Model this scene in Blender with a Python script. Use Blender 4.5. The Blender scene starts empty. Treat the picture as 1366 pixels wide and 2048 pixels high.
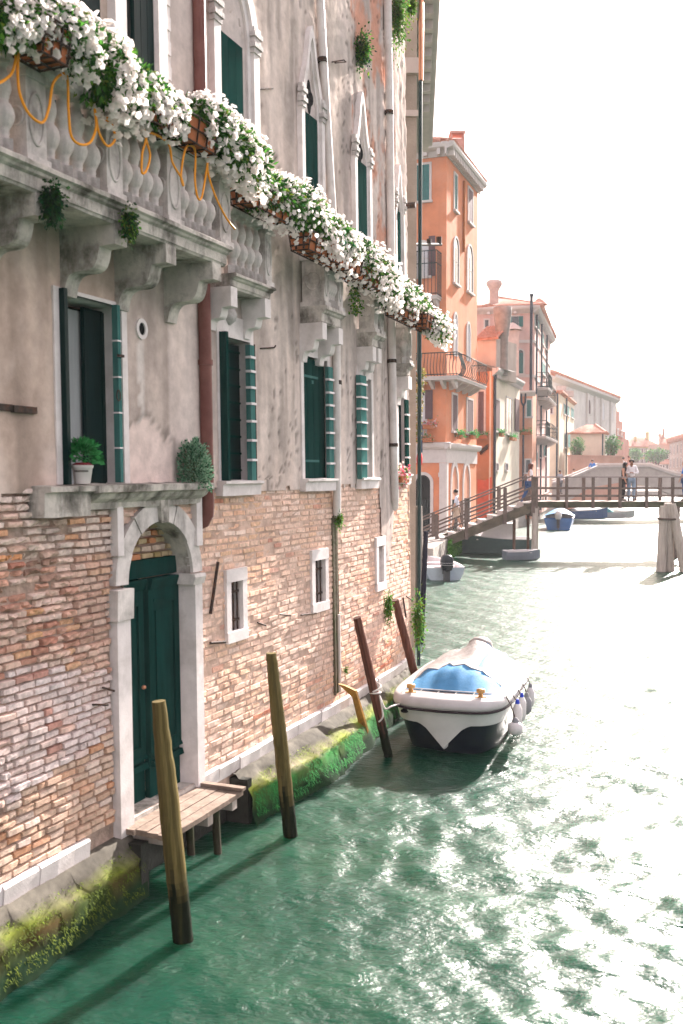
import bpy, math, random
import numpy as np
from mathutils import Vector, Matrix, noise

R = math.radians
sc = bpy.context.scene
col = sc.collection
random.seed(11)
rng = np.random.default_rng(11)

# ------------------------------------------------------------------ camera, sky, sun, exposure
H = 3.55                      # eye height above the water
FPX = 2000.0                  # focal length in pixels of the 1366 x 2048 photograph
PITCH = math.atan(79 / FPX)
cd = bpy.data.cameras.new("camera")
cam = bpy.data.objects.new("camera", cd)
col.objects.link(cam)
cam.location = (0, 0, H)
cam.rotation_euler = (math.pi / 2 - PITCH, 0, 0)
cd.sensor_fit = 'VERTICAL'
cd.sensor_height = 36
cd.lens = 36 * FPX / 2048
cd.clip_start = 0.05
cd.clip_end = 5000
cd.dof.use_dof = True
cd.dof.focus_distance = 17.0
cd.dof.aperture_fstop = 2.6
sc.camera = cam

SUN_AZ, SUN_EL = 26.2, 27.0    # azimuth from the view axis towards the right
world = bpy.data.worlds.new("World")
sc.world = world
world.use_nodes = True
wn, wl = world.node_tree.nodes, world.node_tree.links
bg = wn['Background']
sky = wn.new('ShaderNodeTexSky')
sky.sky_type = 'NISHITA'
sky.sun_disc = False
sky.sun_elevation = R(SUN_EL)
sky.sun_rotation = R(SUN_AZ)
sky.dust_density = 4.0
sky.air_density = 1.0
sky.ozone_density = 1.0
hz = wn.new('ShaderNodeMix'); hz.data_type = 'RGBA'; hz.blend_type = 'MIX'
hz.inputs['Factor'].default_value = 0.80
wl.new(sky.outputs[0], hz.inputs['A'])
hz.inputs['B'].default_value = (4.0, 3.55, 3.68, 1)     # the milky pink haze veil of the sky
wl.new(hz.outputs['Result'], bg.inputs['Color'])
bg.inputs['Strength'].default_value = 0.088

sd = bpy.data.lights.new("sun", 'SUN')
sd.energy = 5.0
sd.angle = R(1.5)
sd.color = (1.0, 0.92, 0.86)
sun = bpy.data.objects.new("sun", sd)
col.objects.link(sun)
sdir = Vector((math.sin(R(SUN_AZ)) * math.cos(R(SUN_EL)), math.cos(R(SUN_AZ)) * math.cos(R(SUN_EL)), math.sin(R(SUN_EL))))
sun.rotation_euler = sdir.to_track_quat('Z', 'Y').to_euler()
sun.location = sdir * 60

sc.view_settings.view_transform = 'Standard'
sc.view_settings.look = 'None'
sc.view_settings.exposure = 2.35
sc.view_settings.gamma = 1.0
sc.cycles.use_denoising = True
sc.cycles.max_bounces = 6
sc.cycles.diffuse_bounces = 4
sc.cycles.glossy_bounces = 3
sc.cycles.volume_bounces = 0
sc.cycles.caustics_reflective = True
sc.cycles.caustics_refractive = False
sc.cycles.sample_clamp_indirect = 8

# ------------------------------------------------------------------ pixel <-> place helpers
CP, SP = math.cos(PITCH), math.sin(PITCH)
def ray(px, py):
    u, v = (px - 683) / FPX, (1024 - py) / FPX
    return Vector((u, CP + v * SP, -SP + v * CP))
def P(px, py, Y):
    d = ray(px, py); return Vector((0, 0, H)) + d * (Y / d.y)
def PZ(px, py, z):
    d = ray(px, py); return Vector((0, 0, H)) + d * ((z - H) / d.z)

# near palazzo facade: a gently bending line in plan, slightly battered
Dg = np.linspace(0.5, 30, 2951)
def XWs(D): return -5.30 + 0.41 * D - 0.0150 * np.maximum(D - 12.65, 0) ** 2
Xg = XWs(Dg)
Sg = np.concatenate([[0], np.cumsum(np.hypot(np.diff(Dg), np.diff(Xg)))])
BAT = 0.015
def slope(D): return 0.41 - 0.0300 * np.maximum(D - 12.65, 0)
def WF(a, n, z):
    D = float(np.interp(a, Sg, Dg)); X = float(XWs(D)); t = float(slope(D)); q = math.hypot(1, t)
    tx, ty = t / q, 1 / q
    n = n - BAT * (z - H)
    return Vector((X + n * ty, D - n * tx, z))
def WFn(a, n, z):
    D = np.interp(a, Sg, Dg); X = XWs(D); t = slope(D); q = np.hypot(1, t)
    n = n - BAT * (z - H)
    return np.stack([X + n / q, D - n * t / q, z], -1)
def woff(p):
    D = p.y
    for _ in range(4):
        t = float(slope(D)); q = math.hypot(1, t)
        D += ((p.x - float(XWs(D))) * t / q + (p.y - D) / q) / q
    t = float(slope(D)); q = math.hypot(1, t)
    n = (p.x - float(XWs(D))) / q - (p.y - D) * t / q
    return n + BAT * (p.z - H), float(np.interp(D, Dg, Sg))
def wp(px, py, n=0.0):
    d = ray(px, py); lo, hi = 2.0, 24.0
    for _ in range(40):
        m = (lo + hi) / 2
        if woff(Vector((0, 0, H)) + d * m)[0] > n: lo = m
        else: hi = m
    p = Vector((0, 0, H)) + d * lo
    return woff(p)[1], p.z
def A(px, n=0.0, py=945): return wp(px, py, n)[0]
def Zp(px, py, n=0.0): return wp(px, py, n)[1]

# ------------------------------------------------------------------ object helpers
def org(parent):
    return Vector(parent['_o']) if parent is not None and '_o' in parent else Vector((0, 0, 0))
class MB:
    def __init__(s): s.V, s.F, s.C, s.S = [], [], [], []
    def add(s, vs, fs, c=None, smooth=False):
        o = len(s.V); s.V.extend(tuple(v) for v in vs)
        for f in fs:
            s.F.append(tuple(i + o for i in f)); s.C.append(c); s.S.append(smooth)
        return s
    def box(s, f, a0, a1, n0, n1, z0, z1, c=None, k=1):
        k = max(k, 1); vs = []
        for i in range(k + 1):
            a = a0 + (a1 - a0) * i / k
            vs += [f(a, n0, z0), f(a, n1, z0), f(a, n1, z1), f(a, n0, z1)]
        fs = [(0, 1, 2, 3), (4 * k + 3, 4 * k + 2, 4 * k + 1, 4 * k)]
        for i in range(k):
            b = 4 * i
            for j in range(4): fs.append((b + j, b + 4 + j, b + 4 + (j + 1) % 4, b + (j + 1) % 4))
        return s.add(vs, fs, c)
    def sweep(s, f, prof, a0, a1, c=None, step=0.4, smooth=False, jit=0.0):      # closed (n,z) profile along a
        k = max(1, int(abs(a1 - a0) / step)); n = len(prof); vs = []
        for i in range(k + 1):
            a = a0 + (a1 - a0) * i / k
            for (pn, pz) in prof:
                vs.append(f(a, pn + random.uniform(-jit, jit), pz + random.uniform(-jit, jit)))
        fs = [tuple(range(n)), tuple(range(n * k + n - 1, n * k - 1, -1))]
        for i in range(k):
            for j in range(n):
                j2 = (j + 1) % n
                fs.append((i * n + j, i * n + n + j, i * n + n + j2, i * n + j2))
        return s.add(vs, fs, c, smooth)
    def plate(s, f, poly, n0, n1, c=None):                          # polygon in (a,z) given thickness in n
        n = len(poly)
        vs = [f(a, n0, z) for a, z in poly] + [f(a, n1, z) for a, z in poly]
        fs = [tuple(range(n))[::-1], tuple(range(n, 2 * n))] + [(i, (i + 1) % n, n + (i + 1) % n, n + i) for i in range(n)]
        return s.add(vs, fs, c)
    def band(s, f, inner, outer, n0, n1, c=None):                   # ring between two open (a,z) polylines
        n = len(inner)
        for i in range(n - 1):
            q = [inner[i], inner[i + 1], outer[i + 1], outer[i]]
            s.plate(f, q, n0, n1, c)
        return s
    def tube(s, path, r, k=8, c=None, smooth=True, cap=True):
        path = [Vector(p) for p in path]; n = len(path); vs = []
        rs = r if isinstance(r, (list, tuple)) else [r] * n
        up = None
        for i in range(n):
            d = (path[min(i + 1, n - 1)] - path[max(i - 1, 0)])
            d = d.normalized() if d.length > 1e-9 else Vector((0, 0, 1))
            if up is None: up = Vector((1, 0, 0)) if abs(d.x) < .8 else Vector((0, 1, 0))
            x = (up - d * up.dot(d)).normalized(); y = d.cross(x); up = x
            for j in range(k):
                t = 2 * math.pi * j / k
                vs.append(path[i] + (x * math.cos(t) + y * math.sin(t)) * rs[i])
        fs = [(i * k + j, i * k + (j + 1) % k, i * k + k + (j + 1) % k, i * k + k + j) for i in range(n - 1) for j in range(k)]
        s.add(vs, fs, c, smooth)
        if cap:
            s.add([vs[j] for j in range(k)][::-1], [tuple(range(k))], c); s.add(vs[-k:], [tuple(range(k))], c)
        return s
    def lathe(s, prof, base, k=12, c=None, smooth=True, M=None):    # (r,h) profile about a vertical axis
        vs = []; base = Vector(base)
        for r, h in prof:
            for j in range(k):
                t = 2 * math.pi * j / k; v = Vector((r * math.cos(t), r * math.sin(t), h))
                vs.append(base + (M @ v if M is not None else v))
        fs = [(i * k + j, i * k + (j + 1) % k, i * k + k + (j + 1) % k, i * k + k + j) for i in range(len(prof) - 1) for j in range(k)]
        s.add(vs, fs, c, smooth)
        s.add(vs[:k][::-1], [tuple(range(k))], c); s.add(vs[-k:], [tuple(range(k))], c)
        return s
    def build(s, name, m, parent=None, shift=None):
        me = bpy.data.meshes.new(name)
        if parent is not None: o = org(parent)
        elif shift is not None: o = Vector(shift)
        else:
            v = np.array(s.V); o = Vector(((v[:, 0].min() + v[:, 0].max()) / 2, (v[:, 1].min() + v[:, 1].max()) / 2, v[:, 2].min()))
        v = np.array(s.V, dtype=np.float64) - np.array(o)
        me.from_pydata(v.tolist(), [], s.F)
        me.polygons.foreach_set('use_smooth', np.array(s.S, dtype=bool))
        if any(c is not None for c in s.C):
            at = me.attributes.new('fc', 'FLOAT_COLOR', 'FACE')
            at.data.foreach_set('color', np.array([(tuple(c) + (1,)) if c is not None else (1, 1, 1, 1) for c in s.C], dtype=np.float32).ravel())
        me.materials.append(m); me.update()
        ob = bpy.data.objects.new(name, me); col.objects.link(ob)
        if parent is not None: ob.parent = parent; ob['_o'] = tuple(org(parent))
        else: ob.location = o; ob['_o'] = tuple(o)
        return ob
def mesh_np(name, V, F, m, parent=None, vc=None, smooth=True, shift=(0, 0, 0)):
    me = bpy.data.meshes.new(name)
    o = org(parent) if parent is not None else Vector(shift)
    me.from_pydata((np.asarray(V) - np.array(o)).tolist(), [], np.asarray(F).tolist())
    me.polygons.foreach_set('use_smooth', np.full(len(me.polygons), smooth))
    if vc is not None:
        at = me.attributes.new('fc', 'FLOAT_COLOR', 'POINT')
        at.data.foreach_set('color', np.concatenate([vc, np.ones((len(vc), 1))], 1).astype(np.float32).ravel())
    me.materials.append(m); me.update()
    ob = bpy.data.objects.new(name, me); col.objects.link(ob)
    if parent is not None: ob.parent = parent; ob['_o'] = tuple(o)
    else: ob.location = o; ob['_o'] = tuple(o)
    return ob
def tag(o, label, cat, group=None, kind=None):
    if label: o['label'] = label
    if cat: o['category'] = cat
    if group: o['group'] = group
    if kind: o['kind'] = kind
    return o
def thing(name, label, cat, loc, group=None):
    o = bpy.data.objects.new(name, None); col.objects.link(o); o.location = loc; o['_o'] = tuple(loc)
    o.empty_display_size = 0.2
    return tag(o, label, cat, group)
def copy_part(o, parent, loc):
    c = o.copy(); col.objects.link(c); c.parent = parent; c.location = loc
    return c
def copy_tree(o, parent=None, loc=None):
    c = o.copy(); col.objects.link(c); c.parent = parent
    if loc is not None: c.location = loc
    for ch in list(o.children): copy_tree(ch, c)
    return c

def frame(p0, p1, side=1):                                          # vertical plane through p0-p1: (u, n, z)
    p0, p1 = Vector((p0[0], p0[1], 0)), Vector((p1[0], p1[1], 0))
    t = (p1 - p0).normalized(); nn = Vector((t.y, -t.x, 0)) * side
    def f(u, n, z): return p0 + t * u + nn * n + Vector((0, 0, z))
    f.p0, f.t, f.nn, f.L = p0, t, nn, (p1 - p0).length
    return f
def fp(f, px, py, n=0.0):
    d = ray(px, py); c = Vector((0, 0, H)); o = f.p0 + f.nn * n
    k = (o - c).dot(f.nn) / d.dot(f.nn); p = c + d * k
    return (p - f.p0).dot(f.t), p.z
def XYZ(a, n, z): return Vector((a, n, z))

# ------------------------------------------------------------------ materials
def mk(name, c, rough=0.75, var=0.18, scale=5.0, bump=0.0, bscale=40.0, attr=False, c2=None, amt2=0.5, metal=0.0, spec=0.06,
       stretch=(1, 1, 1), streak=None, trans=0.0, sss=0.0, wave=None):
    m = bpy.data.materials.new(name); m.use_nodes = True
    N, L = m.node_tree.nodes, m.node_tree.links
    b = N['Principled BSDF']
    tc = N.new('ShaderNodeTexCoord'); mp = N.new('ShaderNodeMapping'); mp.inputs['Scale'].default_value = stretch
    L.new(tc.outputs['Object'], mp.inputs['Vector'])
    nz = N.new('ShaderNodeTexNoise'); nz.inputs['Scale'].default_value = scale; nz.inputs['Detail'].default_value = 6
    nz.inputs['Roughness'].default_value = 0.62
    L.new(mp.outputs[0], nz.inputs['Vector'])
    if attr:
        at = N.new('ShaderNodeAttribute'); at.attribute_name = 'fc'; src = at.outputs['Color']
    else:
        rgb = N.new('ShaderNodeRGB'); rgb.outputs[0].default_value = (*c, 1); src = rgb.outputs[0]
    def mixn(fac, a, bcol, mode='MIX'):
        x = N.new('ShaderNodeMix'); x.data_type = 'RGBA'; x.blend_type = mode
        if isinstance(fac, float): x.inputs['Factor'].default_value = fac
        else: L.new(fac, x.inputs['Factor'])
        L.new(a, x.inputs['A'])
        if isinstance(bcol, tuple): x.inputs['B'].default_value = (*bcol, 1)
        else: L.new(bcol, x.inputs['B'])
        return x.outputs['Result']
    mr = N.new('ShaderNodeMapRange'); mr.inputs['From Min'].default_value = .28; mr.inputs['From Max'].default_value = .72
    mr.inputs['To Min'].default_value = 1 - var; mr.inputs['To Max'].default_value = 1 + var
    L.new(nz.outputs[0], mr.inputs['Value'])
    cr = N.new('ShaderNodeCombineColor')
    for i in range(3): L.new(mr.outputs[0], cr.inputs[i])
    src = mixn(1.0, src, cr.outputs[0], 'MULTIPLY')
    def stain(cc, sc_, st, lo, hi, amt):
        nonlocal src
        mp2 = N.new('ShaderNodeMapping'); mp2.inputs['Scale'].default_value = st; L.new(tc.outputs['Object'], mp2.inputs['Vector'])
        n2 = N.new('ShaderNodeTexNoise'); n2.inputs['Scale'].default_value = sc_; n2.inputs['Detail'].default_value = 8
        n2.inputs['Roughness'].default_value = .65
        L.new(mp2.outputs[0], n2.inputs['Vector'])
        r2 = N.new('ShaderNodeMapRange'); r2.inputs['From Min'].default_value = lo; r2.inputs['From Max'].default_value = hi
        r2.inputs['To Max'].default_value = amt
        L.new(n2.outputs[0], r2.inputs['Value'])
        src = mixn(r2.outputs[0], src, cc)
    if c2 is not None: stain(c2, scale * .55, stretch, .48, .66, amt2)
    if streak is not None: stain(streak[0], streak[1], streak[2], .5, .72, streak[3])
    L.new(src, b.inputs['Base Color'])
    b.inputs['Roughness'].default_value = rough; b.inputs['Metallic'].default_value = metal
    b.inputs['Specular IOR Level'].default_value = spec
    if bump > 0:
        n3 = N.new('ShaderNodeTexNoise'); n3.inputs['Scale'].default_value = bscale; n3.inputs['Detail'].default_value = 5
        n3.inputs['Roughness'].default_value = .6
        L.new(mp.outputs[0], n3.inputs['Vector'])
        bp = N.new('ShaderNodeBump'); bp.inputs['Strength'].default_value = 1.0; bp.inputs['Distance'].default_value = bump
        L.new(n3.outputs[0], bp.inputs['Height']); L.new(bp.outputs[0], b.inputs['Normal'])
    if trans > 0:
        tr = N.new('ShaderNodeBsdfTranslucent'); L.new(src, tr.inputs['Color'])
        ms = N.new('ShaderNodeMixShader'); ms.inputs[0].default_value = trans
        L.new(b.outputs[0], ms.inputs[1]); L.new(tr.outputs[0], ms.inputs[2]); L.new(ms.outputs[0], N['Material Output'].inputs['Surface'])
    return m
GRIME = ((.07, .065, .06), 3.0, (1, 1, .22), .7)
M = dict(
    brick=mk('brick', (.5, .3, .22), .9, .3, 22, .006, 90, attr=True, spec=0.0),
    mortar_dark=mk('eroded_mortar', (.34, .25, .20), .95, .5, 9, .014, 40, c2=(.42, .33, .28), amt2=.6),
    mortar=mk('mortar', (.58, .41, .33), .95, .3, 6, .01, 50, c2=(.3, .2, .15), amt2=.6),
    plaster=mk('plaster', (.45, .38, .33), .92, .16, 9, .005, 34, attr=True, spec=0.0),
    stone=mk('istrian_stone', (.60, .55, .52), .8, .2, 7, .003, 60, c2=(.22, .20, .18), amt2=.55, streak=GRIME),
    stone_old=mk('sooty_stone', (.50, .455, .41), .85, .3, 6, .006, 50, c2=(.075, .068, .055), amt2=.9, streak=((.03, .03, .025), 4, (1, 1, .22), .95)),
    stone_pale=mk('pale_stone', (.68, .62, .60), .75, .12, 6, .003, 60, c2=(.42, .37, .34), amt2=.5),
    carved=mk('carved_stone', (.50, .46, .44), .85, .25, 10, .012, 45, c2=(.2, .18, .17), amt2=.5),
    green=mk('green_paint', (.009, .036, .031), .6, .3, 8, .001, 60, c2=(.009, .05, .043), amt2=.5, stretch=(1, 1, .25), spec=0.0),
    green_lit=mk('sunlit_green_paint', (.05, .14, .128), .55, .25, 8, .002, 50, c2=(.08, .19, .17), amt2=.5, stretch=(1, 1, .3), spec=0.0),  # the shutter green with sunlight put into the colour
    green_dark=mk('shaded_green_paint', (.003, .016, .015), .4, .3, 8, .001, 60, stretch=(1, 1, .2)),  # the same green with shade put into the colour
    batten=mk('pale_batten', (.72, .66, .66), .6, .1),  # sun whitening the shutter battens is put into this pale paint
    dark=mk('dark_interior', (.012, .013, .013), .9, .2),  # near-black backing sheets: darkness inside the openings is put into the colour
    curtain=mk('grey_curtain', (.30, .31, .31), .9, .15, 3, stretch=(4, 4, .4)),
    pipe_red=mk('maroon_pipe', (.16, .065, .055), .45, .2, 5, c2=(.24, .11, .09), amt2=.5),
    pipe_white=mk('pale_pipe', (.66, .60, .57), .5, .1, 5, c2=(.40, .34, .30), amt2=.5, streak=((.25, .2, .17), 3, (1, 1, .2), .5)),
    iron=mk('rusty_iron', (.045, .035, .03), .7, .4, 30, .002, 60, c2=(.14, .06, .035), amt2=.6),
    copper=mk('copper_pipe', (.55, .25, .15), .3, .15, metal=.85),
    wood_pole=mk('mossy_pole_wood', (.17, .125, .05), .8, .35, 7, .008, 30, stretch=(5, 5, .3), c2=(.05, .045, .015), amt2=.6, attr=True),
    wood_brown=mk('brown_pole_wood', (.13, .055, .035), .75, .3, 7, .007, 30, stretch=(5, 5, .3), c2=(.045, .022, .018), amt2=.6, attr=True),
    wood_dark=mk('dark_trunk_wood', (.09, .05, .035), .8, .25, 6, .005, 30),
    wood_plank=mk('plank_wood', (.23, .175, .14), .75, .3, 9, .006, 40, stretch=(1, 1, 1), c2=(.12, .088, .068), amt2=.7),
    wood_grey=mk('weathered_wood', (.40, .34, .30), .85, .2, 5, .006, 30, stretch=(4, 4, .4), c2=(.22, .18, .15), amt2=.6),
    wood_bridge=mk('bridge_timber', (.115, .085, .072), .8, .25, 4, .004, 30, c2=(.2, .16, .14), amt2=.5),
    terracotta=mk('terracotta', (.36, .12, .05), .8, .2, 8, c2=(.2, .08, .04), amt2=.5),
    hose=mk('orange_hose', (.80, .31, .03), .4, .1),
    petal=mk('white_petal', (.84, .78, .74), .6, .05, 20, trans=.4),
    leaf=mk('leaf', (.06, .15, .03), .55, .3, 30, attr=True, trans=.3),
    moss=mk('moss', (.06, .12, .02), .85, .3, 14, attr=True),
)
# ------------------------------------------------------------------ water
def water_height(x, y):
    """sum of many travelling ripples, a long wake swell and a fine chop"""
    g = np.random.default_rng(5); h = np.zeros_like(x)
    wx = x + .25 * np.sin(.9 * y + 1.3) + .18 * np.sin(1.7 * x - .6 * y)
    wy = y + .25 * np.sin(.8 * x + .4) + .15 * np.sin(1.3 * y + 1.1 * x)
    for i in range(54):
        lam = 10 ** g.uniform(-.74, .12); th = g.normal(1.35, .75); ph = g.uniform(0, 6.28)
        amp = .0098 * lam ** 1.0 * g.uniform(.5, 1.3) / (1 + .4 * lam)
        k = 2 * math.pi / lam
        h += amp * np.sin(k * (wx * math.cos(th) + wy * math.sin(th)) + ph)
    env = .62 + .38 * (.5 + .5 * np.sin(.55 * x + .9 + .8 * np.sin(.33 * y))) * (.5 + .5 * np.sin(.7 * y + .5 * x))
    h = h * env * (.42 + .58 * np.clip((x - (-3.6 + .41 * y)) / 3.0, 0, 1))          # calmer under the house walls
    for i in range(9):                                   # an old boat wash running along the wall
        lam = g.uniform(.22, .5); th = g.normal(.18, .16); ph = g.uniform(0, 6.28); k = 2 * math.pi / lam
        h += .0030 * lam / .35 * np.sin(k * (wx * math.cos(th) + .5 * wy * math.sin(th)) + ph) * np.exp(-((x - .8 - .05 * (y - 7)) / 1.1) ** 2) * np.clip((13 - y) / 4, 0, 1)
    return h
mw = bpy.data.materials.new('canal_water'); mw.use_nodes = True
N, L = mw.node_tree.nodes, mw.node_tree.links
b = N['Principled BSDF']
b.inputs['Base Color'].default_value = (.017, .105, .070, 1)
b.inputs['Roughness'].default_value = .31
b.inputs['IOR'].default_value = 1.33
b.inputs['Specular IOR Level'].default_value = .55
tc = N.new('ShaderNodeTexCoord'); mp = N.new('ShaderNodeMapping'); mp.inputs['Scale'].default_value = (1, 1.9, 1)
L.new(tc.outputs['Object'], mp.inputs['Vector'])
n1 = N.new('ShaderNodeTexNoise'); n1.inputs['Scale'].default_value = 3.4; n1.inputs['Detail'].default_value = 4; n1.inputs['Roughness'].default_value = .55
n1.inputs['Distortion'].default_value = .6
n2 = N.new('ShaderNodeTexNoise'); n2.inputs['Scale'].default_value = 9.5; n2.inputs['Detail'].default_value = 4
L.new(mp.outputs[0], n1.inputs['Vector']); L.new(mp.outputs[0], n2.inputs['Vector'])
b1 = N.new('ShaderNodeBump'); b1.inputs['Distance'].default_value = .026; b1.inputs['Strength'].default_value = 1
b2 = N.new('ShaderNodeBump'); b2.inputs['Distance'].default_value = .014; b2.inputs['Strength'].default_value = 1
L.new(n2.outputs[0], b2.inputs['Height']); L.new(n1.outputs[0], b1.inputs['Height']); L.new(b2.outputs[0], b1.inputs['Normal'])
L.new(b1.outputs[0], b.inputs['Normal'])
n3 = N.new('ShaderNodeTexNoise'); n3.inputs['Scale'].default_value = .7; n3.inputs['Detail'].default_value = 5; L.new(tc.outputs['Object'], n3.inputs['Vector'])
mx = N.new('ShaderNodeMix'); mx.data_type = 'RGBA'
mr = N.new('ShaderNodeMapRange'); mr.inputs['From Min'].default_value = .42; mr.inputs['From Max'].default_value = .68
L.new(n3.outputs[0], mr.inputs['Value']); L.new(mr.outputs[0], mx.inputs['Factor'])
mx.inputs['A'].default_value = (.0012, .034, .018, 1); mx.inputs['B'].default_value = (.008, .048, .024, 1)
b.inputs['Subsurface Weight'].default_value = 1.0; b.inputs['Subsurface Radius'].default_value = (.25, .8, .6); b.inputs['Subsurface Scale'].default_value = 2.2
L.new(mx.outputs['Result'], b.inputs['Base Color'])

ys = np.concatenate([np.linspace(-4, 3, 10)[:-1], 3 * np.exp(np.linspace(0, math.log(60 / 3), 560))])
us = np.linspace(-1, 1, 340)
Yg, Ug = np.meshgrid(ys, us, indexing='ij')
half = 6 + .42 * np.maximum(Yg, 0)
Xgr = Ug * half + .08 * Yg
Zg = water_height(Xgr, Yg) * np.clip(1.35 - Yg / 60, 0, 1)
edge = np.minimum(1, (1 - np.abs(Ug)) * 20) * np.clip((60 - Yg) / 6, 0, 1)
Zg *= edge
nr, nc = Yg.shape
idx = np.arange(nr * nc).reshape(nr, nc)
Fq = np.stack([idx[:-1, :-1], idx[:-1, 1:], idx[1:, 1:], idx[1:, :-1]], -1).reshape(-1, 4)
Vw = np.stack([Xgr, Yg, Zg], -1).reshape(-1, 3).tolist(); Fw = Fq.tolist()
o = len(Vw)                                       # the outer water, one sheet with the near one
B = 1500
Vw += [(-B, -300, 0), (B, -300, 0), (B, 2600, 0), (-B, 2600, 0)]
c00, c01, c10, c11 = int(idx[0, 0]), int(idx[0, -1]), int(idx[-1, 0]), int(idx[-1, -1])
Fw += [tuple([o, o + 1] + idx[0, ::-1].tolist()), tuple([o + 1, o + 2] + idx[::-1, -1].tolist()),
       tuple([o + 2, o + 3] + idx[-1, :].tolist()), tuple([o + 3, o] + idx[:, 0].tolist())]
me = bpy.data.meshes.new('water'); me.from_pydata(Vw, [], Fw); me.update()
me.polygons.foreach_set('use_smooth', np.full(len(me.polygons), True)); me.materials.append(mw)
wat = bpy.data.objects.new('water', me); col.objects.link(wat); wat['kind'] = 'structure'
# ------------------------------------------------------------------ the near palazzo
AEND = float(np.interp(15.95, Dg, Sg)); ABEG = float(np.interp(3.2, Dg, Sg))
ZBASE = .635; ZTOP = 12.6
pal = thing('palazzo', 'old palazzo with bare brick below, worn beige plaster above and green shuttered windows', 'building', WF(A(300), -.5, 0))

# openings: a0, a1, z0, z1
def opening(x0, x1, xt, yt, yb): return [A(x0), A(x1), Zp(xt, yb), Zp(xt, yt)]
W1 = opening(120, 243, 180, 600, 968)
W2 = opening(440, 499, 465, 678, 961)
W3 = opening(605, 653, 628, 717, 957)
W4 = opening(716, 741, 728, 757, 955)
W5 = opening(794, 809, 802, 796, 948)
WIN = [W1, W2, W3, W4, W5]
G1 = opening(454, 478, 466, 1163, 1262)
G2 = opening(624, 645, 634, 1120, 1206)
G3 = opening(752, 763, 757, 1092, 1166)
GR = [G1, G2, G3]
DA0, DA1 = A(245), A(377); DZ0 = ZBASE - .035; DSP = Zp(300, 1162); DR = (DA1 - DA0) / 2; DC = (DA0 + DA1) / 2
DTOP = DSP + DR * .98

# --- mortar bed / wall core with the openings cut through
def cuts(lo, hi, step, extra):
    v = list(np.arange(lo, hi, step)) + [hi] + [e for e in extra if lo < e < hi]
    v = sorted(v); out = [v[0]]
    for x in v[1:]:
        if x - out[-1] > 1e-4: out.append(x)
    ex = [e for e in extra if lo < e < hi]
    return np.array([x for x in out if x in ex or x in (lo, hi) or all(abs(x - e) > step * .3 for e in ex)])
def in_open(a, z, ops): return any(o[0] < a < o[1] and o[2] < z < o[3] for o in ops)
DOOR = [DA0, DA1, DZ0, DTOP]
ops_low = GR + [DOOR]
zt_b = 3.62
As = cuts(ABEG, AEND, .4, [x for o in ops_low + WIN for x in o[:2]])
Zs = cuts(.3, zt_b, .4, [x for o in ops_low + WIN for x in o[2:]])
m = MB(); md = MB()
for i in range(len(As) - 1):
    for j in range(len(Zs) - 1):
        a, z = (As[i] + As[i + 1]) / 2, (Zs[j] + Zs[j + 1]) / 2
        if in_open(a, z, ops_low + WIN): continue
        d0, d1 = (-.034 if As[i] < A(240) - .01 else -.0075), (-.034 if As[i + 1] < A(240) + .3 else -.0075)
        (md if a < DA0 else m).add([WF(As[i], d0, Zs[j]), WF(As[i + 1], d1, Zs[j]), WF(As[i + 1], d1, Zs[j + 1]), WF(As[i], d0, Zs[j + 1])], [(0, 1, 2, 3)])
m.build('mortar_bed', M['mortar'], pal); md.build('mortar_bed', M['mortar_dark'], pal)

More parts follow.
